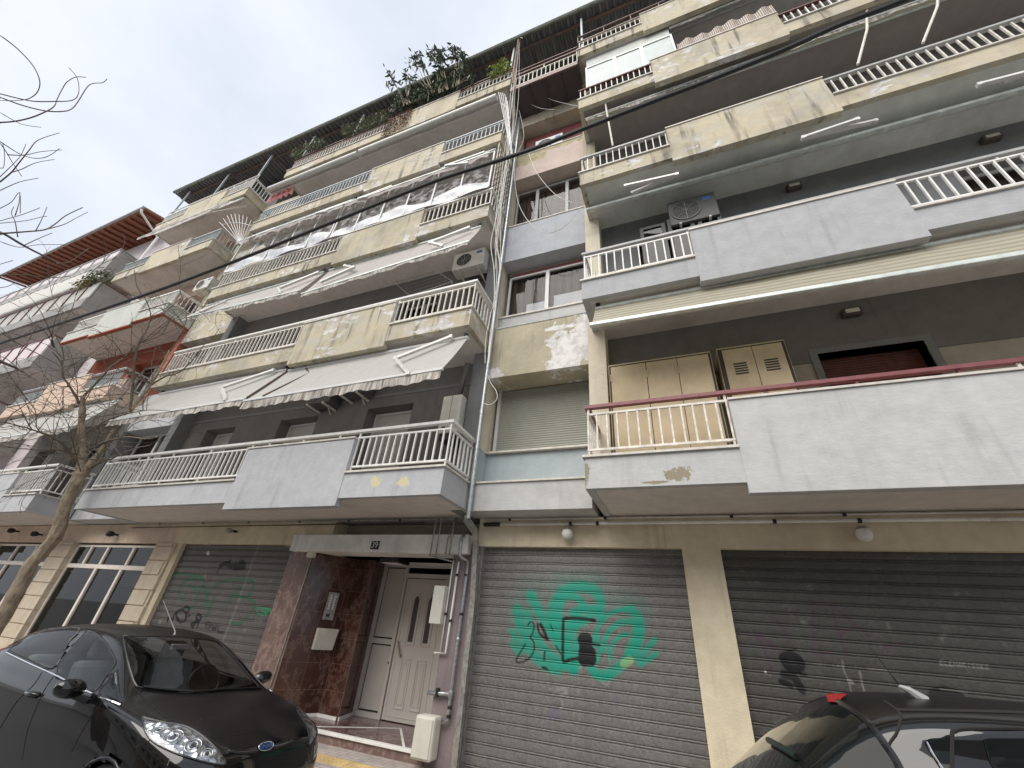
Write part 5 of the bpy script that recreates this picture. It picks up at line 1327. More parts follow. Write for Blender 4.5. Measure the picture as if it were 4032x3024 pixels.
# ------------------------------------------------------------------ neighbouring building with timber eaves
D = empty('neighbour_building', (-31, 6.5, PAVE), 'pink and white balconied house with red timber eaves at the far left', 'building')
tim = NT('eave_timber'); _g = tim.n('ShaderNodeNewGeometry').outputs['Position']; _s = tim.n('ShaderNodeSeparateXYZ'); tim.l(_g, _s.inputs[0])
tim.col(tim.mix(tim.ramp(tim.noise(tim.pos((6, .5, 1)), 2, 5), .3, .7), (.19, .065, .035), (.36, .15, .08))); tim.rough(.6)
q = MB()
x0, x1 = -40.0, -24.3
q.add([(x0, 5.25, 19.15), (x1, 5.05, 19.15), (x1 + .0, 7.6, 19.75), (x0, 7.6, 19.75), (x0, 5.25, 19.27), (x1, 5.05, 19.27), (x1, 7.6, 19.9), (x0, 7.6, 19.9)],
      [(0, 3, 2, 1), (4, 5, 6, 7), (0, 1, 5, 4), (1, 2, 6, 5), (2, 3, 7, 6), (3, 0, 4, 7)])
ev = q.build('eaves', tim.m, D)
q = MB()
for i in range(27):
    x = x1 - .25 - i * .6; q.bar((x, 5.2, 19.10), (x, 7.5, 19.66), .09, .10)
q.build('rafter', plain('rafter', (.20, .06, .03), .6, 0, .3), ev)
MB().bar((x0 - .05, 5.20, 19.18), (x1 + .05, 5.0, 19.18), .10, .12).build('gutter', plain('gutter_grey', (.36, .36, .35), .5), ev)
MB().tube([(x1 - .1, 5.02, 19.1), (x1 - .1, 5.10, 18.9), (x1 + .05, 6.2, 18.2), (x1 + .1, 6.3, 10)], .06, 10).build('downpipe', M['rail'], D)
MB().box(-40, -22.6, 6.6, 14, PAVE, 19.2).build('wall', M['pinkpanel'], D)
zt_ = [4.2, 7.3, 10.35, 13.4, 15.75]
for i, zt in enumerate(zt_):
    xr = -22.45 if i < 4 else -23.2
    bal = MB().box(-39.5, xr - .065, 5.275, 6.6, zt - 1.50, zt - 1.15).build('balcony', M['soffit_h'], D)
    MB().box(-39.5, xr, 5.17, 5.27, zt - 1.52, zt - (.98 if i != 4 else .5)).build('fascia', M['conc'], bal)
    MB().box(-39.4, xr - .02, 5.19, 5.24, zt - .98, zt - .04).build('parapet_panel', M['pinkpanel'] if i % 2 == 0 else M['white_lc'], bal)
    MB().box(xr - .06, xr, 5.27, 6.6, zt - 1.52, zt - .06).build('side_panel', M['conc'], bal)
    h = MB().box(-39.5, xr + .02, 5.15, 5.25, zt - .04, zt).box(xr - .06, xr + .02, 5.25, 6.6, zt - .04, zt)
    for k in range(14): h.box(xr - .9 - k * 1.2, xr - .85 - k * 1.2, 5.15, 5.19, zt - 1.0, zt - .04)
    h.build('handrail', M['rail_red'] if i < 4 else M['rail_top'], bal)
    wn = MB().box(-26.6, -24.4, 6.54, 6.6, zt - 1.1, zt + 1.0).build('window', M['rail_top'], D)
    MB().box(-26.5, -24.5, 6.535, 6.54, zt - 1.0, zt + .9).build('pane', M['glass_dark'], wn)
    wn = MB().box(-32.6, -29.4, 6.54, 6.6, zt - 1.1, zt + 1.0).build('window', M['rail_top'], D)
    MB().box(-32.5, -29.5, 6.535, 6.54, zt - 1.0, zt + .9).build('pane', M['glass_dark'], wn)
awning(-36.5, -23.2, (5.6, 14.25), (4.75, 13.75), .12, M['aw_white'], M['valance'], M['aw_bar'], 'pale awning under the top balcony of the pink neighbour building', GA)
A = empty('balcony_plant', (-22.8, 5.2, 13.3), 'bushy plant, half green half yellowing, on the pink building balcony corner', 'plant'); lf_ = MB(); lf2 = MB(); st = MB()
random.seed(9)
for k in range(260):
    u = random.random(); p = Vector((-24.2 + 2.0 * u, 5.15 + random.uniform(-.25, .25), 13.35 + random.random() * .5 * (.4 + u)))
    leafs(lf_ if u > .45 else lf2, p, 3, (.08, .06, .08), .16, .2, 3)
for k in range(12): st.tube([(-23 + random.uniform(-1, .5), 5.3, 13.2), (-23 + random.uniform(-1, .6), 5.2, 13.8)], .012, 4)
lf_.build('foliage', M['leaf'], A, fix=False); lf2.build('foliage', M['leaf_yellow'], A, fix=False); st.build('stem', M['stem'], A)

# ------------------------------------------------------------------ buildings across the street (behind the viewer)
def opposite(x0, x1, h, mat, label):
    O = empty('opposite_building', ((x0 + x1) / 2, -15, ROAD), label, 'building', 'buildings across the street')
    y = -13.0
    MB().box(x0, x1, -24, y - 1.2, ROAD, h).build('wall', mat, O)
    n = int((h - 3.4) / 3.1)
    for k in range(n):
        z = 3.4 + k * 3.1
        b = MB().box(x0 + .5, x1 - .5, y - 1.2, y, z - .2, z).build('balcony', M['canopy'], O)
        MB().box(x0 + .5, x1 - .5, y - .06, y, z + .001, z + .9).build('parapet_panel', M['white_r1'] if k % 2 else M['yellow2'], b)
    wn = MB()
    for k in range(n):
        for j in range(int((x1 - x0) / 3)):
            MB().box(x0 + 1 + j * 3, x0 + 2.6 + j * 3, y - 1.22, y - 1.19, 3.4 + k * 3.1, 5.6 + k * 3.1).build('window', M['black'], O)
opposite(-34, -18, 11, M['canopy'], 'off-white apartment block across the street, farthest left')
opposite(-17.8, -4, 12.5, M['beam'], 'tan apartment block across the street, middle one')
opposite(-3.8, 12, 11.5, M['wall_beige'], 'beige apartment block across the street, right one')

# ------------------------------------------------------------------ trees
def bark(name, c1, c2):
    t = NT(name); p = t.pos((1, 1, .35))
    t.col(t.mix(t.ramp(t.noise(p, 14, 8, .7), .35, .68), c1, c2)); t.rough(.9); t.bump(t.noise(p, 22, 6, .7), .8, .03); return t.m
M['bark'] = bark('bark_grey_brown', (.15, .11, .075), (.42, .345, .25))
M['twig'] = plain('twig_brown', (.12, .095, .07), .8, 0, .35, 5)
def att(px, py, Y):          # on the plane of the trunk, but never further out than the tree itself reaches
    r = ray(px, py); t1 = Y / r.y if r.y > 1 else 1e9; t2 = 13.5 / (-.93 * r.x + .37 * r.y)
    return Vector(CAM) + r * min(t1, t2)
def limb(mb, zf, pts, Y0=4.98, Y1=None, n=8, jit=0.0):
    P = [(p[0], p[1]) for p in pts]; rr = [p[2] for p in pts]
    S_ = smooth(P, 4); rs = []
    for i in range(len(S_)):
        u = i / 4; k = min(int(u), len(rr) - 2); f_ = u - k; q_ = rr[k] * (1 - f_) + rr[k + 1] * f_; rs.append(q_ * (.86 if q_ > .03 else 1.3))
    Y1 = Y0 if Y1 is None else Y1
    W = [att(*zf(*p), Y0 + (Y1 - Y0) * i / (len(S_) - 1)) for i, p in enumerate(S_)]
    if jit:
        W = [w_ + Vector((random.gauss(0, jit), random.gauss(0, jit), random.gauss(0, jit))) for w_ in W]
        rs = [r * random.uniform(.9, 1.14) for r in rs]
    mb.tube(W, rs, n); return list(zip(W, rs))
def twig(mb, p, d, L, r, bend=.35, depth=0, out=None):
    d = Vector(d).normalized(); pts = [Vector(p)]; n = 7
    ax = Vector((random.gauss(0, 1), random.gauss(0, 1), random.gauss(0, .5))).normalized()
    for i in range(n):
        d = (d + ax.cross(d) * bend / n * 2.2 + Vector((random.gauss(0, .09), random.gauss(0, .07), random.gauss(0, .09) + .035))).normalized()
        pts.append(pts[-1] + d * L / n)
        if depth < 2 and random.random() < (.42 if depth == 0 else .28):
            s = (d + Vector((random.gauss(0, .6), random.gauss(0, .5), random.gauss(0, .6)))).normalized()
            twig(mb, pts[-1], s, L * random.uniform(.35, .6), r * .62, bend, depth + 1)
    mb.tube(pts, [max(.0035, r * (1 - .72 * i / n)) for i in range(n + 1)], 5 if r > .008 else 4)
random.seed(21)
base = att(33, 2384, 4.98)
TR = empty('bare_tree', (base.x - .05, 4.98, PAVE), 'bare pollarded street tree with knobbly trunk and thin curling twigs', 'tree')
t_ = MB()
tp = [att(*zb2(*p), 4.98) for p in ((255, 1640), (330, 1570), (430, 1450), (478, 1345), (512, 1210), (552, 1110), (600, 1020), (640, 930))]
W = [Vector((base.x - .06, 4.98, PAVE - .02)), Vector((base.x - .03, 4.98, .5)), base] + tp
W = [v + Vector((random.gauss(0, .012), random.gauss(0, .01), 0)) for v in W]
rr = [.16, .13, .122, .115, .112, .112, .115, .105, .11, .12, .135]
Wd = []; rd = []
for i in range(len(W) - 1):
    for k in range(4):
        f_ = k / 4; Wd.append(W[i].lerp(W[i + 1], f_)); rd.append((rr[i] * (1 - f_) + rr[i + 1] * f_) * random.uniform(.94, 1.09))
Wd.append(W[-1]); rd.append(rr[-1])
t_.tube(Wd, rd, 16)
t_.build('trunk', M['bark'], TR, smooth=True)
q = MB(); L_all = []
big = [[(640, 950, .14), (640, 860, .10), (650, 700, .082), (642, 560, .072), (652, 440, .068), (655, 322, .056)],
       [(650, 950, .14), (712, 860, .095), (790, 770, .072), (850, 680, .062), (930, 560, .054), (1010, 470, .05), (1090, 370, .042), (1160, 285, .034), (1225, 175, .027), (1290, 60, .021), (1345, -40, .017)]]
for k, b in enumerate(big):
    g_ = MB(); l_ = limb(g_, zb2, b, 4.98, 4.98 - .1 * k, 12, .006); L_all += l_; g_.build('limb', M['bark'], TR, smooth=True)
g_ = MB()
mid = [(zb2, [(1030, 450, .028), (1045, 300, .025), (1056, 150, .022), (1062, 20, .020)], 4.9, 4.85), (zb1, [(1062, 1440, .020), (1080, 1380, .017), (1120, 1270, .015), (1172, 1180, .013), (1192, 1070, .011), (1150, 960, .009), (1085, 860, .008), (1066, 735, .006)], 4.85, 4.6),
       (zb1, [(1345, 1375, .016), (1400, 1290, .013), (1450, 1200, .011), (1475, 1100, .009), (1450, 980, .008), (1420, 850, .007), (1428, 700, .006), (1410, 535, .005)], 4.88, 4.6),
       (zb2, [(640, 900, .03), (560, 770, .022), (480, 685, .017), (300, 600, .013), (130, 552, .010), (-40, 515, .008)], 4.95, 4.6), (zb2, [(655, 330, .022), (740, 240, .020), (860, 110, .017), (980, 20, .015)], 4.95, 4.7),
       (zb1, [(980, 1430, .015), (1070, 1330, .012), (1200, 1260, .010), (1330, 1150, .008), (1420, 1100, .006)], 4.7, 4.6),
       (zb2, [(700, 745, .028), (820, 690, .022), (930, 660, .018), (1040, 646, .015), (1150, 660, .012), (1250, 648, .008)], 4.9, 4.5), (zb2, [(700, 905, .025), (800, 845, .018), (880, 818, .015), (1010, 755, .011), (1210, 700, .007)], 4.9, 4.5),
       (zb2, [(625, 380, .024), (570, 270, .020), (500, 170, .016), (490, 70, .014), (420, -30, .012)], 4.95, 4.8), (zb1, [(430, 1345, .012), (405, 1290, .010), (480, 1180, .008), (560, 1060, .007), (600, 930, .005)], 4.8, 4.6),
       (zb2, [(600, 860, .02), (540, 760, .015), (440, 650, .012), (300, 590, .008), (280, 440, .007), (200, 330, .005)], 4.9, 4.6), (zb2, [(650, 640, .02), (760, 560, .015), (880, 500, .012), (1060, 450, .010), (1200, 430, .007), (1380, 440, .005)], 4.9, 4.5),
       (zb2, [(610, 780, .018), (450, 745, .012), (250, 745, .009), (60, 720, .007), (-60, 690, .005)], 4.9, 4.6),
       (zb2, [(1200, 230, .018), (1300, 170, .014), (1420, 130, .011), (1530, 30, .008), (1640, -120, .006)], 4.85, 4.5),
       (zb1, [(490, 1480, .012), (500, 1380, .010), (420, 1230, .009), (290, 1190, .007), (180, 1330, .006), (0, 1180, .005)], 4.8, 4.6)]
for (zf, b, y0_, y1_) in mid: L_all += limb(g_, zf, b, y0_, y1_, 6, .004) * 2
g_.build('branch', M['twig'], TR, smooth=True)
g_ = MB(); random.seed(4)
for k in range(90):
    p, r = random.choice(L_all)
    if p.z < 3.6: p = p + Vector((0, 0, .2))
    d = Vector((random.gauss(0, 1), random.gauss(-.25, .45), random.gauss(.25, .7)))
    twig(g_, p, d, random.uniform(.7, 2.0), random.uniform(.0075, .013), random.uniform(.3, 1.0))
g_.build('twig', M['twig'], TR, smooth=False)
# second tree, its trunk beyond the left edge
z0a = zm(0, 0, .4973)
T2 = empty('bare_tree', (-9.5, -.2, PAVE), 'bare tree whose curling twigs reach in before the sky at top left', 'tree')
MB().tube([(-9.5, -.2, PAVE), (-9.52, -.2, 2.0), (-9.45, -.15, 3.6), (-9.5, -.1, 4.4)], [.19, .15, .14, .13], 14).build('trunk', M['bark'], T2, smooth=True)
g_ = MB(); Y2 = 2.2; fork = Vector((-9.5, -.1, 4.3))
br = [(z0a, [(0, 280), (120, 370), (230, 480), (290, 570), (316, 655), (298, 725), (250, 770), (190, 790), (80, 797), (0, 795)], .008, True),
      (z0a, [(0, 742), (150, 780), (280, 803), (440, 803), (540, 800), (600, 778), (624, 725), (620, 650), (600, 600), (545, 535)], .008, False),
      (z0a, [(0, 770), (180, 835), (360, 878), (500, 882), (570, 860), (620, 800), (690, 690), (740, 660), (810, 655), (848, 625)], .009, False),
      (z0a, [(0, 970), (120, 960), (250, 930), (370, 880), (430, 840), (450, 790), (490, 710), (530, 650), (600, 610), (680, 612)], .009, False),
      (z0a, [(0, 890), (120, 960), (200, 990), (325, 1008)], .006, False), (z0a, [(0, 1440), (90, 1365), (150, 1290), (230, 1190), (300, 1110), (470, 1052)], .009, False),
      (z0a, [(0, 1120), (60, 1160), (150, 1215), (250, 1250), (340, 1250), (410, 1220), (470, 1175)], .007, False), (z0a, [(60, 1225), (190, 1228), (330, 1200), (490, 1187)], .006, False),
      (z0a, [(90, 1365), (170, 1340), (280, 1290), (430, 1262)], .006, False), (z0a, [(0, 1130), (60, 1220), (100, 1290), (172, 1395)], .006, False), (z0a, [(0, 1508), (150, 1442), (305, 1410)], .007, False), (z0a, [(0, 1400), (150, 1250), (205, 1140)], .006, False), (z0a, [(0, 1330), (30, 1320), (35, 1210), (20, 1130)], .006, False), (z0a, [(0, 1650), (90, 1600), (155, 1525), (160, 1690)], .006, False),
      (zb1, [(0, 430), (60, 460), (150, 515), (250, 570), (350, 620), (430, 662), (470, 685)], .017, False), (zb1, [(30, 440), (190, 428), (350, 412), (430, 370), (520, 300), (655, 235)], .011, False), (zb1, [(350, 412), (500, 372), (600, 320), (697, 270)], .006, False),
      (zb1, [(0, 505), (150, 550), (300, 530), (520, 530)], .006, False), (zb1, [(0, 770), (200, 770), (400, 792), (560, 778)], .008, False), (zb1, [(280, 425), (330, 330), (372, 232)], .005, False), (zb1, [(40, 330), (180, 290), (315, 238)], .005, False), (zb1, [(0, 360), (200, 340), (330, 310), (372, 305)], .005, False),
      (zb1, [(140, 470), (120, 350), (90, 280), (110, 230)], .005, False), (zb1, [(120, 300), (150, 200), (158, 115)], .005, False), (zb1, [(460, 682), (560, 660), (700, 560)], .005, False), (zb1, [(180, 540), (330, 470), (412, 438)], .005, False), (zb1, [(460, 680), (520, 700), (540, 705)], .006, False), (zb1, [(0, 685), (100, 655)], .006, False), (zb1, [(0, 870), (60, 860), (120, 830)], .006, False),
      (zb2, [(-40, 30), (60, 70), (140, 105), (200, 130), (240, 160)], .02, False), (zb1, [(0, 1215), (120, 1300), (330, 1410), (520, 1520), (600, 1640)], .006, False), (zb1, [(180, 1540), (60, 1440), (-30, 1400)], .006, False)]
for (zf, pts, r, both) in br:
    S_ = smooth(pts, 4); n = len(S_)
    W = [atx(*zf(*p), -7.5 - .25 * math.sin(i * .25 + r * 900)) for i, p in enumerate(S_)]
    if pts[0][0] <= 40:
        W = smooth([tuple(fork), tuple(fork.lerp(W[0], .5) + Vector((-.5, 0, 0))), tuple(W[0])], 5)[:-1] + W
        W = [Vector(v) for v in W]
    m_ = len(W)
    g_.tube(W, [max(.004, r * 1.15 * (1 - .6 * i / m_)) for i in range(m_)], 6)
g_.build('branch', M['twig'], T2, smooth=True)
# ------------------------------------------------------------------ cars
def catmull(P, n):
    P = np.array(P, float); out_ = []
    Q = np.concatenate([2 * P[:1] - P[1:2], P, 2 * P[-1:] - P[-2:-1]])
    for i in range(1, len(Q) - 2):
        a, b, c, d = Q[i - 1], Q[i], Q[i + 1], Q[i + 2]
        for k in range(n):
            t = k / n
            out_.append(.5 * (2 * b + (c - a) * t + (2 * a - 5 * b + 4 * c - d) * t * t + (3 * b - 3 * c + d - a) * t ** 3))
    out_.append(P[-1]); return np.array(out_)
def carpaint(name, c, coat=1.0):
    t = NT(name); p = t.pos(obj=True)
    t.b.inputs['Base Color'].default_value = (*c, 1); t.b.inputs['Coat Weight'].default_value = coat; t.b.inputs['Coat Roughness'].default_value = .02; t.b.inputs['Specular IOR Level'].default_value = .05; t.b.inputs['Coat IOR'].default_value = 1.6
    dust = t.ramp(t.noise(p, 3.2, 8, .7), .4, .75)
    geo = t.n('ShaderNodeNewGeometry'); sp = t.n('ShaderNodeSeparateXYZ'); t.l(geo.outputs['Normal'], sp.inputs[0])
    up = t.ramp(sp.outputs['Z'], .80, .985)
    speck = t.ramp(t.noise(p, 70, 3), .70, .76)
    t.col(t.mix(t.math('MULTIPLY', speck, t.math('MULTIPLY', up, .35)), t.mix(t.math('MULTIPLY', t.math('ADD', t.math('MULTIPLY', dust, .5), .35), t.math('MULTIPLY', up, .018)), c, (.6, .58, .55)), (.6, .6, .58)))
    rg = t.math('ADD', t.math('MULTIPLY', up, .2), .14); t.l(rg, t.b.inputs['Roughness'])
    t.l(t.math('ADD', t.math('MULTIPLY', up, .24), .015), t.b.inputs['Coat Roughness'])
    t.l(t.math('SUBTRACT', 1, t.math('MULTIPLY', up, .55)), t.b.inputs['Coat Weight'])
    return t.m
M['paint'] = carpaint('car_paint_black', (.005, .005, .006))
M['car_glass'] = glassm('car_glass_tinted', refl=.13, clear=.62, rough=.0)
M['dark_glass'] = plain('privacy_glass', (.008, .010, .010), .06, 0, .1); M['dark_glass'].node_tree.nodes['Principled BSDF'].inputs['Specular IOR Level'].default_value = .22
M['trim'] = plain('car_trim_black', (.012, .012, .013), .25, 0, .1)
M['chrome'] = plain('chrome', (.75, .76, .78), .08, 1, .03)
M['tyre'] = plain('tyre_rubber', (.02, .02, .02), .8, 0, .2)
M['seat'] = plain('seat_fabric_grey', (.22, .25, .255), .9, 0, .2, 5)
M['lampglass'] = glassm('headlamp_lens', refl=.28, clear=.95, rough=.0)
_rf = NT('headlamp_reflector'); _rf.b.inputs['Metallic'].default_value = .9; _rf.rough(.13)
_vv = _rf.n('ShaderNodeTexVoronoi'); _vv.inputs['Scale'].default_value = 16; _rf.l(_rf.pos(), _vv.inputs['Vector'])
_rf.col(_rf.mix(_rf.ramp(_vv.outputs['Distance'], .0, .7), (.85, .87, .9), (.35, .36, .38))); _rf.bump(_vv.outputs['Distance'], .7, .03)
M['reflector'] = _rf.m
M['red_lens'] = plain('red_lens', (.48, .02, .02), .15, 0, .1)
class Car:
    def __init__(s, name, label, x0, y0, zr, th, sc, stations, wheels, fwd=1, wr=.31):
        s.p = (x0, y0, zr, th, sc)
        s.root = empty(name, (x0, y0, zr), label, 'car', 'cars parked along the kerb')
        A = np.array([[q[0]] for q in stations]); 
        S_ = np.array([[(q[0], b, c) for (b, c) in q[1]] for q in stations])      # stations x 8 x 3
        S1 = catmull(S_.reshape(len(stations), -1), 6).reshape(-1, S_.shape[1], 3)
        G = np.array([catmull(r, 5) for r in S1])                                   # dense right half (b positive = left side)
        L = G[:, ::-1][:, 1:] * np.array([1, -1, 1])
        full = np.concatenate([G, L], 1); s.full = full
        nu, nv = full.shape[:2]
        V = [s.w(*v) for v in full.reshape(-1, 3)]
        F = []
        for i in range(nu - 1):
            for j in range(nv - 1):
                F.append((i * nv + j, i * nv + j + 1, (i + 1) * nv + j + 1, (i + 1) * nv + j))
        s.V, s.F, s.nu, s.nv = V, F, nu, nv
        s.bvh = BVHTree.FromPolygons(V, F)
        s.wheels = wheels; s.wr = wr
        s.cut = []
    def w(s, a, b, c):
        x0, y0, zr, th, sc = s.p
        return Vector((x0 + sc * (a * math.cos(th) - b * math.sin(th)), y0 + sc * (a * math.sin(th) + b * math.cos(th)), zr + sc * c))
    def loc(s, v):
        x0, y0, zr, th, sc = s.p
        dx, dy = (v.x - x0) / sc, (v.y - y0) / sc
        return (dx * math.cos(th) + dy * math.sin(th), -dx * math.sin(th) + dy * math.cos(th), (v.z - zr) / sc)
    def mir(s, v):
        a, b, c = s.loc(v); return s.w(a, -b, c)
    def hit(s, px, py):
        r = ray(px, py).normalized(); h = s.bvh.ray_cast(Vector(CAM), r)
        return (h[0], h[1]) if h[0] is not None else (None, None)
    def near(s, v):
        h = s.bvh.find_nearest(v); return h[0], h[1]
    def patch(s, zf, pts, name, mat, off=.004, mirror=False, step=14, cut=False, parent=None, smoothn=4):
        poly = smooth(pts + [pts[0]], smoothn)[:-1] if smoothn else pts
        xs = [p[0] for p in poly]; ys = [p[1] for p in poly]
        def inside(x, y):
            c = False; j = len(poly) - 1
            for i in range(len(poly)):
                if (poly[i][1] > y) != (poly[j][1] > y) and x < (poly[j][0] - poly[i][0]) * (y - poly[i][1]) / (poly[j][1] - poly[i][1]) + poly[i][0]: c = not c
                j = i
            return c
        inn = []
        y = min(ys)
        while y < max(ys):
            x = min(xs)
            while x < max(xs):
                if inside(x, y) and min((x - p[0]) ** 2 + (y - p[1]) ** 2 for p in poly) > (step * .6) ** 2: inn.append((x, y))
                x += step
            y += step
        pv = [Vector(p) for p in poly + inn]; n = len(poly)
        res = delaunay_2d_cdt(pv, [], [list(range(n))], 1, 1e-4)
        W = []
        for p in res[0]:
            h, nn = s.hit(*zf(p.x, p.y))
            if h is None: 
                rr = ray(*zf(p.x, p.y)).normalized(); best = None
                for t in np.linspace(2, 9, 160):
                    q = Vector(CAM) + rr * t; hh = s.bvh.find_nearest(q)
                    if best is None or hh[3] < best[0]: best = (hh[3], hh[0], hh[1])
                h, nn = best[1], best[2]
            d = (Vector(CAM) - h).normalized()
            if nn.dot(d) < 0: nn = -nn
            W.append(h + nn * off)
        o = []
        fs = [tuple(f) for f in res[2]]
        nf = sum(((W[f[1]] - W[f[0]]).cross(W[f[2]] - W[f[0]]).dot(Vector(CAM) - W[f[0]]) for f in fs))
        if nf < 0: fs = [f[::-1] for f in fs]
        for mm in ([0, 1] if mirror else [0]):
            q = MB(); q.add([s.mir(v) for v in W] if mm else W, [f[::-1] for f in fs] if mm else fs)
            o.append(q.build(name, mat, parent or s.root, smooth=True, fix=False))
        if cut: s.cut.append(([w_ for w_ in W[:n]], mirror))
        s.lastW = W
        return o
    def line(s, zf, pts, r, name, mat, mirror=False, off=0.0):
        W = []
        for p in smooth(pts, 5):
            h, nn = s.hit(*zf(*p))
            if h is None: continue
            d = (Vector(CAM) - h).normalized()
            if nn.dot(d) < 0: nn = -nn
            W.append(h + nn * off)
        if len(W) < 2: return
        for mm in ([0, 1] if mirror else [0]):
            MB().tube([s.mir(v) for v in W] if mm else W, r, 6).build(name, mat, s.root)
    def finish(s, keep=lambda a, b, c: True):
        F = []
        for f in s.F:
            c = sum((s.V[i] for i in f), Vector()) / 4; a, b, z = s.loc(c); ok = True
            for (wa, wz) in s.wheels:
                if abs(b) > .55 and (a - wa) ** 2 + (z - wz) ** 2 < (s.wr + .045) ** 2: ok = False
            if ok and keep(a, b, z): F.append(f)
        q = MB(); q.v = [tuple(v) for v in s.V]; q.f = F
        for end in (0, s.nu - 1):
            q.f.append(tuple(end * s.nv + j for j in range(s.nv)))
        o = q.build('body', M['paint'], s.root, smooth=True)
        for (wa, wz) in s.wheels:
            for sd in (-1, 1):
                arc = []
                for k in range(15):
                    an = math.pi * (-.08 + 1.16 * k / 14); p = s.w(wa + (s.wr + .04) * math.cos(an), sd * 1.2, wz + (s.wr + .04) * math.sin(an))
                    h = s.bvh.ray_cast(p, (s.w(wa, 0, wz) - s.w(wa, sd, wz)).normalized())
                    arc.append(h[0] if h[0] is not None else s.w(wa + (s.wr + .04) * math.cos(an), sd * .84, wz + (s.wr + .04) * math.sin(an)))
                MB().tube(arc, .014, 6).build('wheel_arch', M['trim'], s.root, smooth=True)
                c = s.w(wa, sd * .74, wz); ax = (s.w(0, sd, 0) - s.w(0, 0, 0)).normalized(); sc = s.p[4]
                r_ = s.wr * sc
                t_ = MB().tube([c - ax * .10, c - ax * .095, c + ax * .09, c + ax * .10], [r_ * .9, r_, r_, r_ * .93], 36)
                wh = t_.build('wheel', M['tyre'], s.root, smooth=False)
                rm = MB().tube([c + ax * .085, c + ax * .105], [r_ * .66, r_ * .64], 28)
                for k in range(8):
                    an = k * math.pi / 4; fw = (s.w(1, 0, 0) - s.w(0, 0, 0)).normalized(); e_ = c + ax * .108 + (fw * math.cos(an) + Vector((0, 0, math.sin(an)))) * r_ * .6
                    rm.bar(c + ax * .11, e_, .035, .02)
                rm.build('rim', M['metal'], wh)
        # floor pan and arches, so nothing shows through
        a0 = min(v[0] for v in s.full.reshape(-1, 3)); a1 = max(v[0] for v in s.full.reshape(-1, 3))
        q = MB(); c8 = [s.w(a, b, c) for c in (.22, .62) for a, b in ((a0 + .25, -.62), (a1 - .25, -.62), (a1 - .25, .62), (a0 + .25, .62))]
        q.add(c8, [(0, 1, 2, 3), (4, 5, 6, 7), (0, 1, 5, 4), (1, 2, 6, 5), (2, 3, 7, 6), (3, 0, 4, 7)]).build('underbody', M['trim'], s.root)
        return o
def ptin(poly, x, y):
    c = False; j = len(poly) - 1
    for i in range(len(poly)):
        if (poly[i][1] > y) != (poly[j][1] > y) and x < (poly[j][0] - poly[i][0]) * (y - poly[i][1]) / (poly[j][1] - poly[i][1]) + poly[i][0]: c = not c
        j = i
    return c
Lw = [(.74, .19), (.85, .28)]
st = [(0.0, [(.30, .22), (.40, .30), (.45, .45), (.43, .58), (.39, .63), (.31, .655), (.17, .67), (0, .675)]),
      (-.06, [(.50, .20), (.60, .28), (.64, .45), (.60, .62), (.52, .69), (.42, .715), (.22, .735), (0, .74)]),
      (-.20, [(.62, .19), (.74, .28), (.78, .47), (.73, .68), (.64, .755), (.52, .785), (.27, .80), (0, .81)]),
      (-.45, [(.70, .19), (.81, .28), (.845, .52), (.80, .76), (.71, .835), (.58, .865), (.30, .885), (0, .89)]),
      (-.80, Lw + [(.865, .56), (.83, .84), (.755, .905), (.63, .93), (.32, .95), (0, .955)]),
      (-1.08, Lw + [(.865, .58), (.835, .895), (.77, .945), (.67, .975), (.34, 1.0), (0, 1.01)]),
      (-1.30, Lw + [(.865, .59), (.84, .92), (.765, 1.0), (.67, 1.07), (.35, 1.115), (0, 1.13)]),
      (-1.60, Lw + [(.865, .60), (.845, .94), (.735, 1.12), (.625, 1.235), (.34, 1.285), (0, 1.30)]),
      (-1.88, Lw + [(.865, .60), (.845, .95), (.70, 1.20), (.59, 1.345), (.33, 1.395), (0, 1.41)]),
      (-2.2, Lw + [(.865, .61), (.845, .965), (.69, 1.25), (.575, 1.40), (.33, 1.45), (0, 1.465)]),
      (-2.7, Lw + [(.865, .62), (.84, .99), (.68, 1.26), (.565, 1.405), (.33, 1.455), (0, 1.47)]),
      (-3.2, Lw + [(.86, .64), (.83, 1.02), (.67, 1.24), (.55, 1.37), (.32, 1.42), (0, 1.435)]),
      (-3.6, Lw + [(.85, .66), (.80, 1.04), (.65, 1.20), (.53, 1.31), (.30, 1.355), (0, 1.365)]),
      (-3.8, [(.70, .25), (.80, .35), (.82, .62), (.76, .98), (.63, 1.10), (.50, 1.17), (.28, 1.20), (0, 1.21)]),
      (-3.93, [(.60, .3), (.72, .38), (.75, .6), (.68, .9), (.56, .98), (.44, 1.02), (.25, 1.04), (0, 1.05)])]
c1 = Car('parked_car', 'black hatchback parked at left, seen from its front corner, clear teardrop headlight', -3.746, 3.843, -.273, -.0104, 1.04, st, [(-.78, .30), (-3.27, .30)])  # car size, position and wheel level scaled up together about the camera
zk = _z1
WS = [(893, 700), (1000, 704), (1250, 706), (1450, 722), (1585, 750), (1650, 810), (1730, 895), (1805, 985), (1868, 1062), (1870, 1086), (1700, 1088), (1400, 1116), (1200, 1093), (1025, 1076), (980, 1048), (945, 950), (915, 830)]
SW1 = [(62, 812), (150, 705), (212, 675), (300, 655), (575, 646), (500, 745), (384, 936), (200, 868)]
SW2 = [(632, 662), (700, 688), (760, 742), (806, 812), (838, 900), (765, 1000), (690, 1098), (560, 1046), (412, 962), (520, 790)]
SW3 = [(850, 948), (862, 1100), (872, 1188), (718, 1128), (800, 1010)]
def outline2d(car, zf, pts, plane):
    W = []
    for p in smooth(pts + [pts[0]], 4)[:-1]:
        h, n_ = car.hit(*zf(*p))
        if h is not None:
            a, b, c = car.loc(h); W.append((a, c) if plane == 'side' else (b, c))
    return W
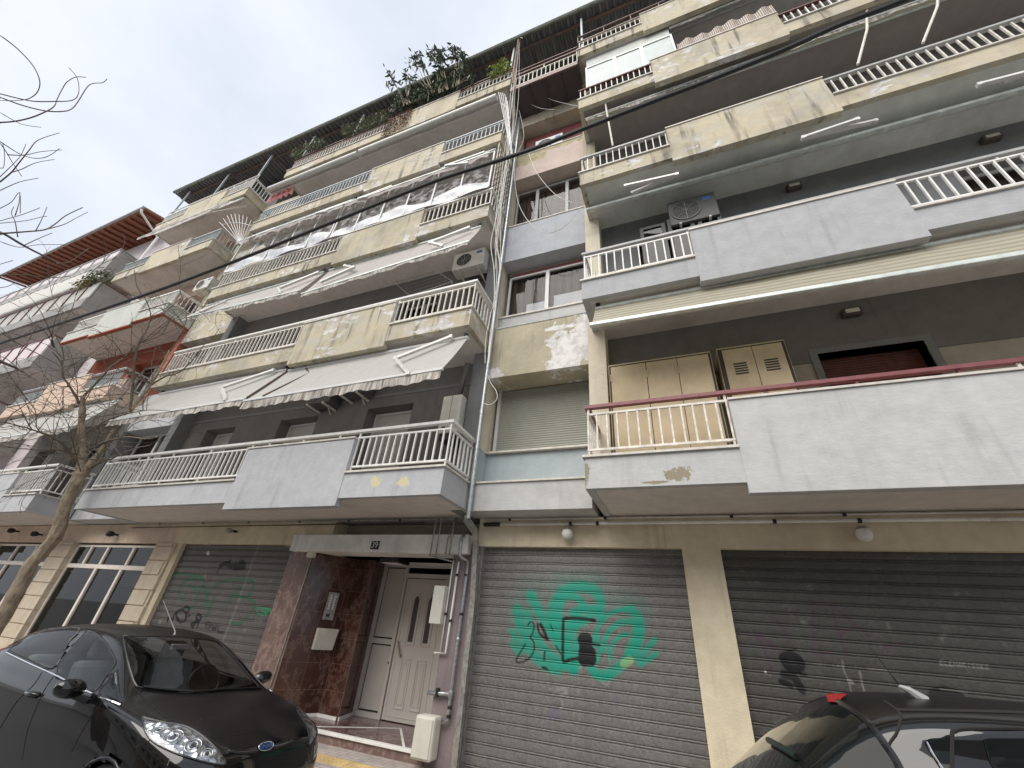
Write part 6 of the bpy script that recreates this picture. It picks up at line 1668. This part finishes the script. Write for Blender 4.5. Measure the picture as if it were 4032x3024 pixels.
side_polys = [outline2d(c1, zk, q, 'side') for q in (SW1, SW2, SW3)]
ws_poly = outline2d(c1, zk, WS, 'front')
c1.patch(zk, WS, 'windscreen', M['car_glass'], .004)
for q in (SW1, SW2, SW3): c1.patch(zk, q, 'side_window', M['car_glass'], .004, mirror=True)
for poly_, nm in ((WS, 'windscreen_seal'),): c1.line(zk, poly_ + [poly_[0]], .010, nm, M['trim'])
for q in (SW1, SW2, SW3): c1.line(zk, q + [q[0]], .009, 'window_seal', M['trim'], mirror=True)
def keep1(a, b, c):
    if -2.05 < a < -1.0 and abs(b) < .8 and ptin(ws_poly, b, c) and c > .98: 
        return False
    if abs(b) > .45 and c > .9 and any(ptin(q, a, c) for q in side_polys): return False
    return True
c1.finish(keep1)
c1.line(zk, [(48, 822), (200, 895), (400, 985), (560, 1066), (700, 1133), (872, 1206)], .008, 'chrome_strip', M['chrome'], mirror=True, off=.006)
# headlamps
HL = [(1032, 1292), (1190, 1332), (1330, 1356), (1430, 1405), (1530, 1485), (1605, 1570), (1636, 1632), (1580, 1636), (1450, 1608), (1300, 1560), (1180, 1508), (1095, 1450), (1052, 1380)]
c1.patch(zk, HL, 'headlight', M['reflector'], .003, mirror=True)
hls = [o for o in c1.root.children if o.name.startswith('headlight')]
c1.patch(zk, HL, 'lens', M['lampglass'], .012, mirror=False, parent=hls[0])
c1.line(zk, HL + [HL[0]], .008, 'headlight_rim', M['trim'], mirror=True, off=.004)
for (px, py, r_) in ((1255, 1440, .068), (1400, 1500, .058), (1500, 1560, .04), (1150, 1390, .035)):
    h, nn = c1.hit(*zk(px, py)); d = (Vector(CAM) - h).normalized()
    if nn.dot(d) < 0: nn = -nn
    q = MB(); t_ = nn.orthogonal().normalized(); u_ = nn.cross(t_)
    for k in (1.0, .55): 
        q.tube([h + nn * .006 + (t_ * math.cos(a) + u_ * math.sin(a)) * r_ * k for a in np.linspace(0, 2 * math.pi, 22)], .003, 6)
    q.build('bulb_ring', M['chrome'], hls[0], smooth=True)
    q = MB(); q.add([h + nn * .005] + [h + nn * .0045 + (t_ * math.cos(a) + u_ * math.sin(a)) * r_ * .36 for a in np.linspace(0, 2 * math.pi, 14)[:-1]], [(0, i + 1, (i + 1) % 13 + 1) for i in range(13)])
    q.build('bulb', M['trim'], hls[0], fix=False)
# panel gaps, grille, emblem
for pts in ([(975, 1085), (1100, 1200), (1210, 1290), (1400, 1370), (1540, 1470), (1625, 1525)], [(880, 1206), (950, 1250), (1030, 1290)], [(410, 968), (330, 1080), (250, 1250), (190, 1420), (160, 1600)], [(755, 1172), (690, 1245), (620, 1350), (560, 1460), (520, 1540)], [(305, 965), (240, 1060), (120, 1180), (0, 1370)], [(1090, 1458), (1020, 1495), (980, 1508)]):
    c1.line(zk, pts, .0035, 'panel_gap', M['dark'], off=.001)
c1.line(zk, [(1625, 1525), (1780, 1530), (1900, 1520), (2030, 1480), (2140, 1440)], .004, 'panel_gap', M['dark'])
c1.line(zk, [(1665, 1540), (1760, 1552), (1870, 1540)], .013, 'upper_grille', M['dark']); c1.line(zk, [(1985, 1515), (2060, 1495), (2125, 1465)], .013, 'upper_grille', M['dark'])
c1.line(zk, [(1650, 1532), (1760, 1540), (1860, 1530)], .004, 'grille_bar', M['chrome']); c1.line(zk, [(1985, 1500), (2060, 1482), (2125, 1455)], .004, 'grille_bar', M['chrome'])
c1.patch(zk, [(1860, 1659), (1960, 1640), (2100, 1615), (2112, 1640), (2110, 1800), (1860, 1800)], 'lower_grille', M['trim'], .003)
c1.line(zk, [(1850, 1655), (1960, 1636), (2095, 1610), (2115, 1625), (2112, 1700)], .006, 'chrome_strip', M['chrome'], off=.004)
h, nn = c1.hit(*zk(1925, 1505)); d = (Vector(CAM) - h).normalized()
if nn.dot(d) < 0: nn = -nn
nn = (nn + Vector((.15, 0, .0))).normalized(); t_ = Vector((0, 1, 0)); t_ = (t_ - nn * t_.dot(nn)).normalized(); u_ = nn.cross(t_); u_ = -u_ if u_.z < 0 else u_
q = MB(); em = MB(); A_ = np.linspace(0, 2 * math.pi, 29)[:-1]
ctr = h + nn * .012
em.add([ctr + nn * .004] + [ctr + t_ * math.cos(a) * .077 + u_ * math.sin(a) * .031 for a in A_], [(0, i + 1, (i + 1) % 28 + 1) for i in range(28)])
eb = em.build('emblem', plain('emblem_blue', (.01, .06, .20), .2, .2, .05), c1.root, fix=False)
q.tube([ctr + t_ * math.cos(a) * .080 + u_ * math.sin(a) * .033 for a in list(A_) + [0]], .005, 6).build('emblem_ring', M['chrome'], eb, smooth=True)
tx = text_mesh('Ford', .052, M['chrome'], 'emblem_script', (0, 0, 0), ext=.001, shear=.35)
tx.parent = eb; mt_ = Matrix((t_, u_, nn)).transposed().to_4x4(); mt_.translation = ctr + nn * .006 - wloc(eb)
tx.matrix_local = mt_
# mirror, handle, antenna, wipers, tail lamp
p = c1.w(-1.50, -1.0, 1.01)
q = MB(); nv_ = 14
for i in range(9):
    ph = math.pi * i / 8
    for k in range(nv_):
        a = 2 * math.pi * k / nv_; rr_ = math.sin(ph) ** .7
        v = (-.055 * rr_ * math.cos(a) if math.cos(a) > 0 else -.085 * rr_ * math.cos(a), -.115 * math.cos(ph) , .072 * rr_ * math.sin(a) + .01 * math.cos(ph))
        w_ = c1.w(-1.50 + v[0] * 1.0, -.985 + v[1], 1.02 + v[2]); q.v.append(tuple(w_))
for i in range(8):
    for k in range(nv_): q.f.append((i * nv_ + k, i * nv_ + (k + 1) % nv_, (i + 1) * nv_ + (k + 1) % nv_, (i + 1) * nv_ + k))
mr_ = q.build('wing_mirror', M['paint'], c1.root, smooth=True)
MB().bar(c1.w(-1.50, -.93, .97), c1.w(-1.46, -.82, .93), .07, .05).build('mirror_foot', M['trim'], mr_, bevel=.01)
q = MB(); q.v = [tuple(c1.mir(Vector(v))) for v in [Vector(x.co) + wloc(mr_) for x in mr_.data.vertices]]; q.f = [tuple(p_.vertices) for p_ in mr_.data.polygons]; q.build('wing_mirror', M['paint'], c1.root, smooth=True)
h, nn = c1.hit(*zk(250, 1125)); a, b, c = c1.loc(h)
MB().tube([c1.w(a - .10, b - .005, c), c1.w(a - .07, b - .035, c + .005), c1.w(a + .06, b - .035, c + .008), c1.w(a + .10, b - .005, c + .005)], [.012, .017, .017, .012], 8).build('door_handle', M['paint'], c1.root, smooth=True)
MB().tube([c1.w(a - .065, b + .004, c - .005), c1.w(a + .065, b + .004, c)], .026, 8).build('handle_recess', M['dark'], c1.root)
h, nn = c1.hit(*zk(1268, 688)); h = h or c1.w(-1.9, 0, 1.41); a, b, c = c1.loc(h)
r = ray(*zk(1183, 440)); tip = c1.w(a - .28, b, c + .33)
tip = Vector(CAM) + r * ((h.x - .28) / r.x)
MB().tube([h - Vector((0, 0, .01)), h + Vector((-.012, 0, .025)), tip], [.016, .006, .0025], 6).build('antenna', M['rail_top'], c1.root)
c1.line(zk, [(1035, 1078), (1200, 1100), (1400, 1116)], .011, 'wiper', M['trim'], off=.014); c1.line(zk, [(1400, 1117), (1640, 1098), (1885, 1086)], .011, 'wiper', M['trim'], off=.014)
c1.patch(zk, [(-60, 880), (-60, 780), (20, 735), (95, 706), (40, 770), (0, 812)], 'tail_light', M['red_lens'], .006, mirror=False, smoothn=0)
# interior
def cbox(car, a0, a1, b0, b1, z0, z1, name, mat, bev=.04, parent=None, tilt=0):
    q = MB(); v = []
    for c, t2 in ((z0, 0), (z1, tilt)):
        for a, b in ((a0, b0), (a1, b0), (a1, b1), (a0, b1)): v.append(car.w(a + t2, b, c))
    q.add(v, [(0, 1, 2, 3), (4, 5, 6, 7), (0, 1, 5, 4), (1, 2, 6, 5), (2, 3, 7, 6), (3, 0, 4, 7)])
    return q.build(name, mat, parent or car.root, bevel=bev)
cbox(c1, -1.55, -1.12, -.68, .68, .62, .93, 'dashboard', M['trim'], .05)
for b in (-.37, .37):
    s_ = cbox(c1, -2.28, -2.12, b - .24, b + .24, .55, 1.14, 'front_seat', M['seat'], .05, tilt=-.16)
    cbox(c1, -2.48, -2.38, b - .13, b + .13, 1.15, 1.33, 'headrest', M['seat'], .04, parent=s_)
    cbox(c1, -2.2, -1.75, b - .24, b + .24, .5, .64, 'seat_cushion', M['seat'], .04, parent=s_)
cbox(c1, -3.2, -3.05, -.6, .6, .55, 1.12, 'rear_seat', M['seat'], .05, tilt=-.15)
q = MB(); cc = Vector((-1.68, .37, .98)); q.tube([c1.w(cc.x - .06 * math.sin(a) , cc.y + .18 * math.cos(a), cc.z + .16 * math.sin(a)) for a in np.linspace(0, 2 * math.pi, 25)], .014, 8).build('steering_wheel', M['trim'], c1.root, smooth=True)
cbox(c1, -1.80, -1.77, -.1, .1, 1.28, 1.34, 'rear_view_mirror', M['chrome'], .01)

# second car
Lx = [(.74, .28), (.86, .40)]
st2 = [(-.42, [(.50, .36), (.62, .42), (.68, .55), (.66, .70), (.60, .76), (.5, .785), (.28, .80), (0, .805)]),
       (-.30, [(.66, .30), (.80, .40), (.83, .60), (.78, .84), (.70, .93), (.6, .97), (.33, .99), (0, 1.0)]),
       (-.06, Lx + [(.88, .65), (.82, 1.0), (.73, 1.13), (.62, 1.19), (.33, 1.22), (0, 1.23)]),
       (.22, Lx + [(.89, .68), (.83, 1.08), (.72, 1.31), (.62, 1.40), (.33, 1.44), (0, 1.45)]),
       (.50, Lx + [(.89, .70), (.83, 1.12), (.71, 1.42), (.625, 1.55), (.33, 1.60), (0, 1.61)]),
       (.90, Lx + [(.89, .70), (.83, 1.12), (.705, 1.45), (.63, 1.61), (.34, 1.65), (0, 1.66)]),
       (1.5, Lx + [(.89, .70), (.83, 1.10), (.705, 1.46), (.63, 1.62), (.35, 1.665), (0, 1.675)]),
       (2.2, Lx + [(.89, .70), (.83, 1.08), (.70, 1.44), (.62, 1.60), (.35, 1.645), (0, 1.655)]),
       (2.65, Lx + [(.89, .70), (.84, 1.05), (.74, 1.28), (.66, 1.40), (.36, 1.45), (0, 1.46)]),
       (3.1, Lx + [(.88, .68), (.84, 1.0), (.78, 1.06), (.70, 1.10), (.38, 1.14), (0, 1.15)]),
       (3.7, Lx + [(.86, .64), (.80, .90), (.73, .97), (.62, 1.0), (.34, 1.02), (0, 1.03)]),
       (4.05, [(.60, .28), (.70, .38), (.74, .58), (.68, .78), (.6, .84), (.5, .87), (.3, .89), (0, .90)]),
       (4.15, [(.40, .34), (.50, .42), (.52, .56), (.48, .66), (.42, .71), (.34, .73), (.2, .74), (0, .75)])]
c2 = Car('parked_car', 'black car at bottom right showing tailgate, red high brake light and roof aerial', .28, 3.66, -.275, .0, 1.0, st2, [(.55, .33), (3.2, .33)], wr=.33)
RG = [(768, 1212), (862, 1200), (950, 1240), (1080, 1340), (1195, 1490), (1285, 1640), (1330, 1760), (1000, 1850), (600, 1800), (240, 1740), (300, 1620), (430, 1480), (600, 1322)]
c2.patch(z4, RG, 'rear_window', M['dark_glass'], .004)
c2.line(z4, [(868, 1185), (960, 1240), (1085, 1335), (1205, 1490), (1290, 1620), (1335, 1740)], .017, 'tailgate_seal', M['trim'], off=.004)
c2.line(z4, [(1205, 1178), (1290, 1240), (1318, 1290), (1290, 1400), (1232, 1505), (1290, 1640), (1310, 1760)], .006, 'tailgate_gap', M['dark'], off=.001)
c2.patch(z4, [(1487, 1478), (1520, 1450), (1600, 1442), (1682, 1440), (1682, 1740), (1640, 1680), (1560, 1580)], 'quarter_window', M['dark_glass'], .004)
c2.patch(z4, [(1915, 1452), (1960, 1445), (2212, 1445), (2600, 1450), (2600, 1900), (2150, 1880), (2050, 1740), (1960, 1620)], 'side_window', M['dark_glass'], .004, smoothn=0)
c2.line(z4, [(1690, 1800), (1690, 1430), (1710, 1395), (1760, 1378), (1900, 1372), (2212, 1374), (2600, 1385)], .008, 'door_gap', M['dark'], off=.001)
c2.line(z4, [(1500, 1470), (1560, 1580), (1640, 1700)], .005, 'chrome_strip', M['chrome'], off=.006)
c2.line(z4, [(1300, 1243), (1600, 1247), (2000, 1256), (2212, 1263), (2700, 1285)], .011, 'roof_channel', M['dark'], off=.0)
c2.finish()
c2.patch(z4, [(782, 1136), (860, 1134), (940, 1137), (905, 1165), (872, 1200), (800, 1194)], 'brake_light', M['red_lens'], .012, smoothn=0)
h, nn = c2.hit(*z4(1395, 1150)); h = h or c2.w(.95, 0, 1.66)
rt = ray(*z4(1015, 685)); tip = Vector(CAM) + rt * ((h.y) / rt.y)
an_ = MB().tube([h + Vector((.06, 0, -.01)), h + Vector((.0, 0, .035)), h + Vector((-.04, 0, .05))], [.03, .018, .008], 8).build('antenna', M['rail_top'], c2.root)
MB().tube([h + Vector((-.03, 0, .045)), (h + Vector((-.03, 0, .045))).lerp(tip, .3), tip], [.005, .0035, .002], 6).build('aerial_rod', M['trim'], an_)
h, nn = c2.hit(*z4(470, 1545))
if h is not None: c2.line(z4, [(375, 1480), (470, 1535), (590, 1608)], .016, 'rear_wiper', M['trim'], off=.02)
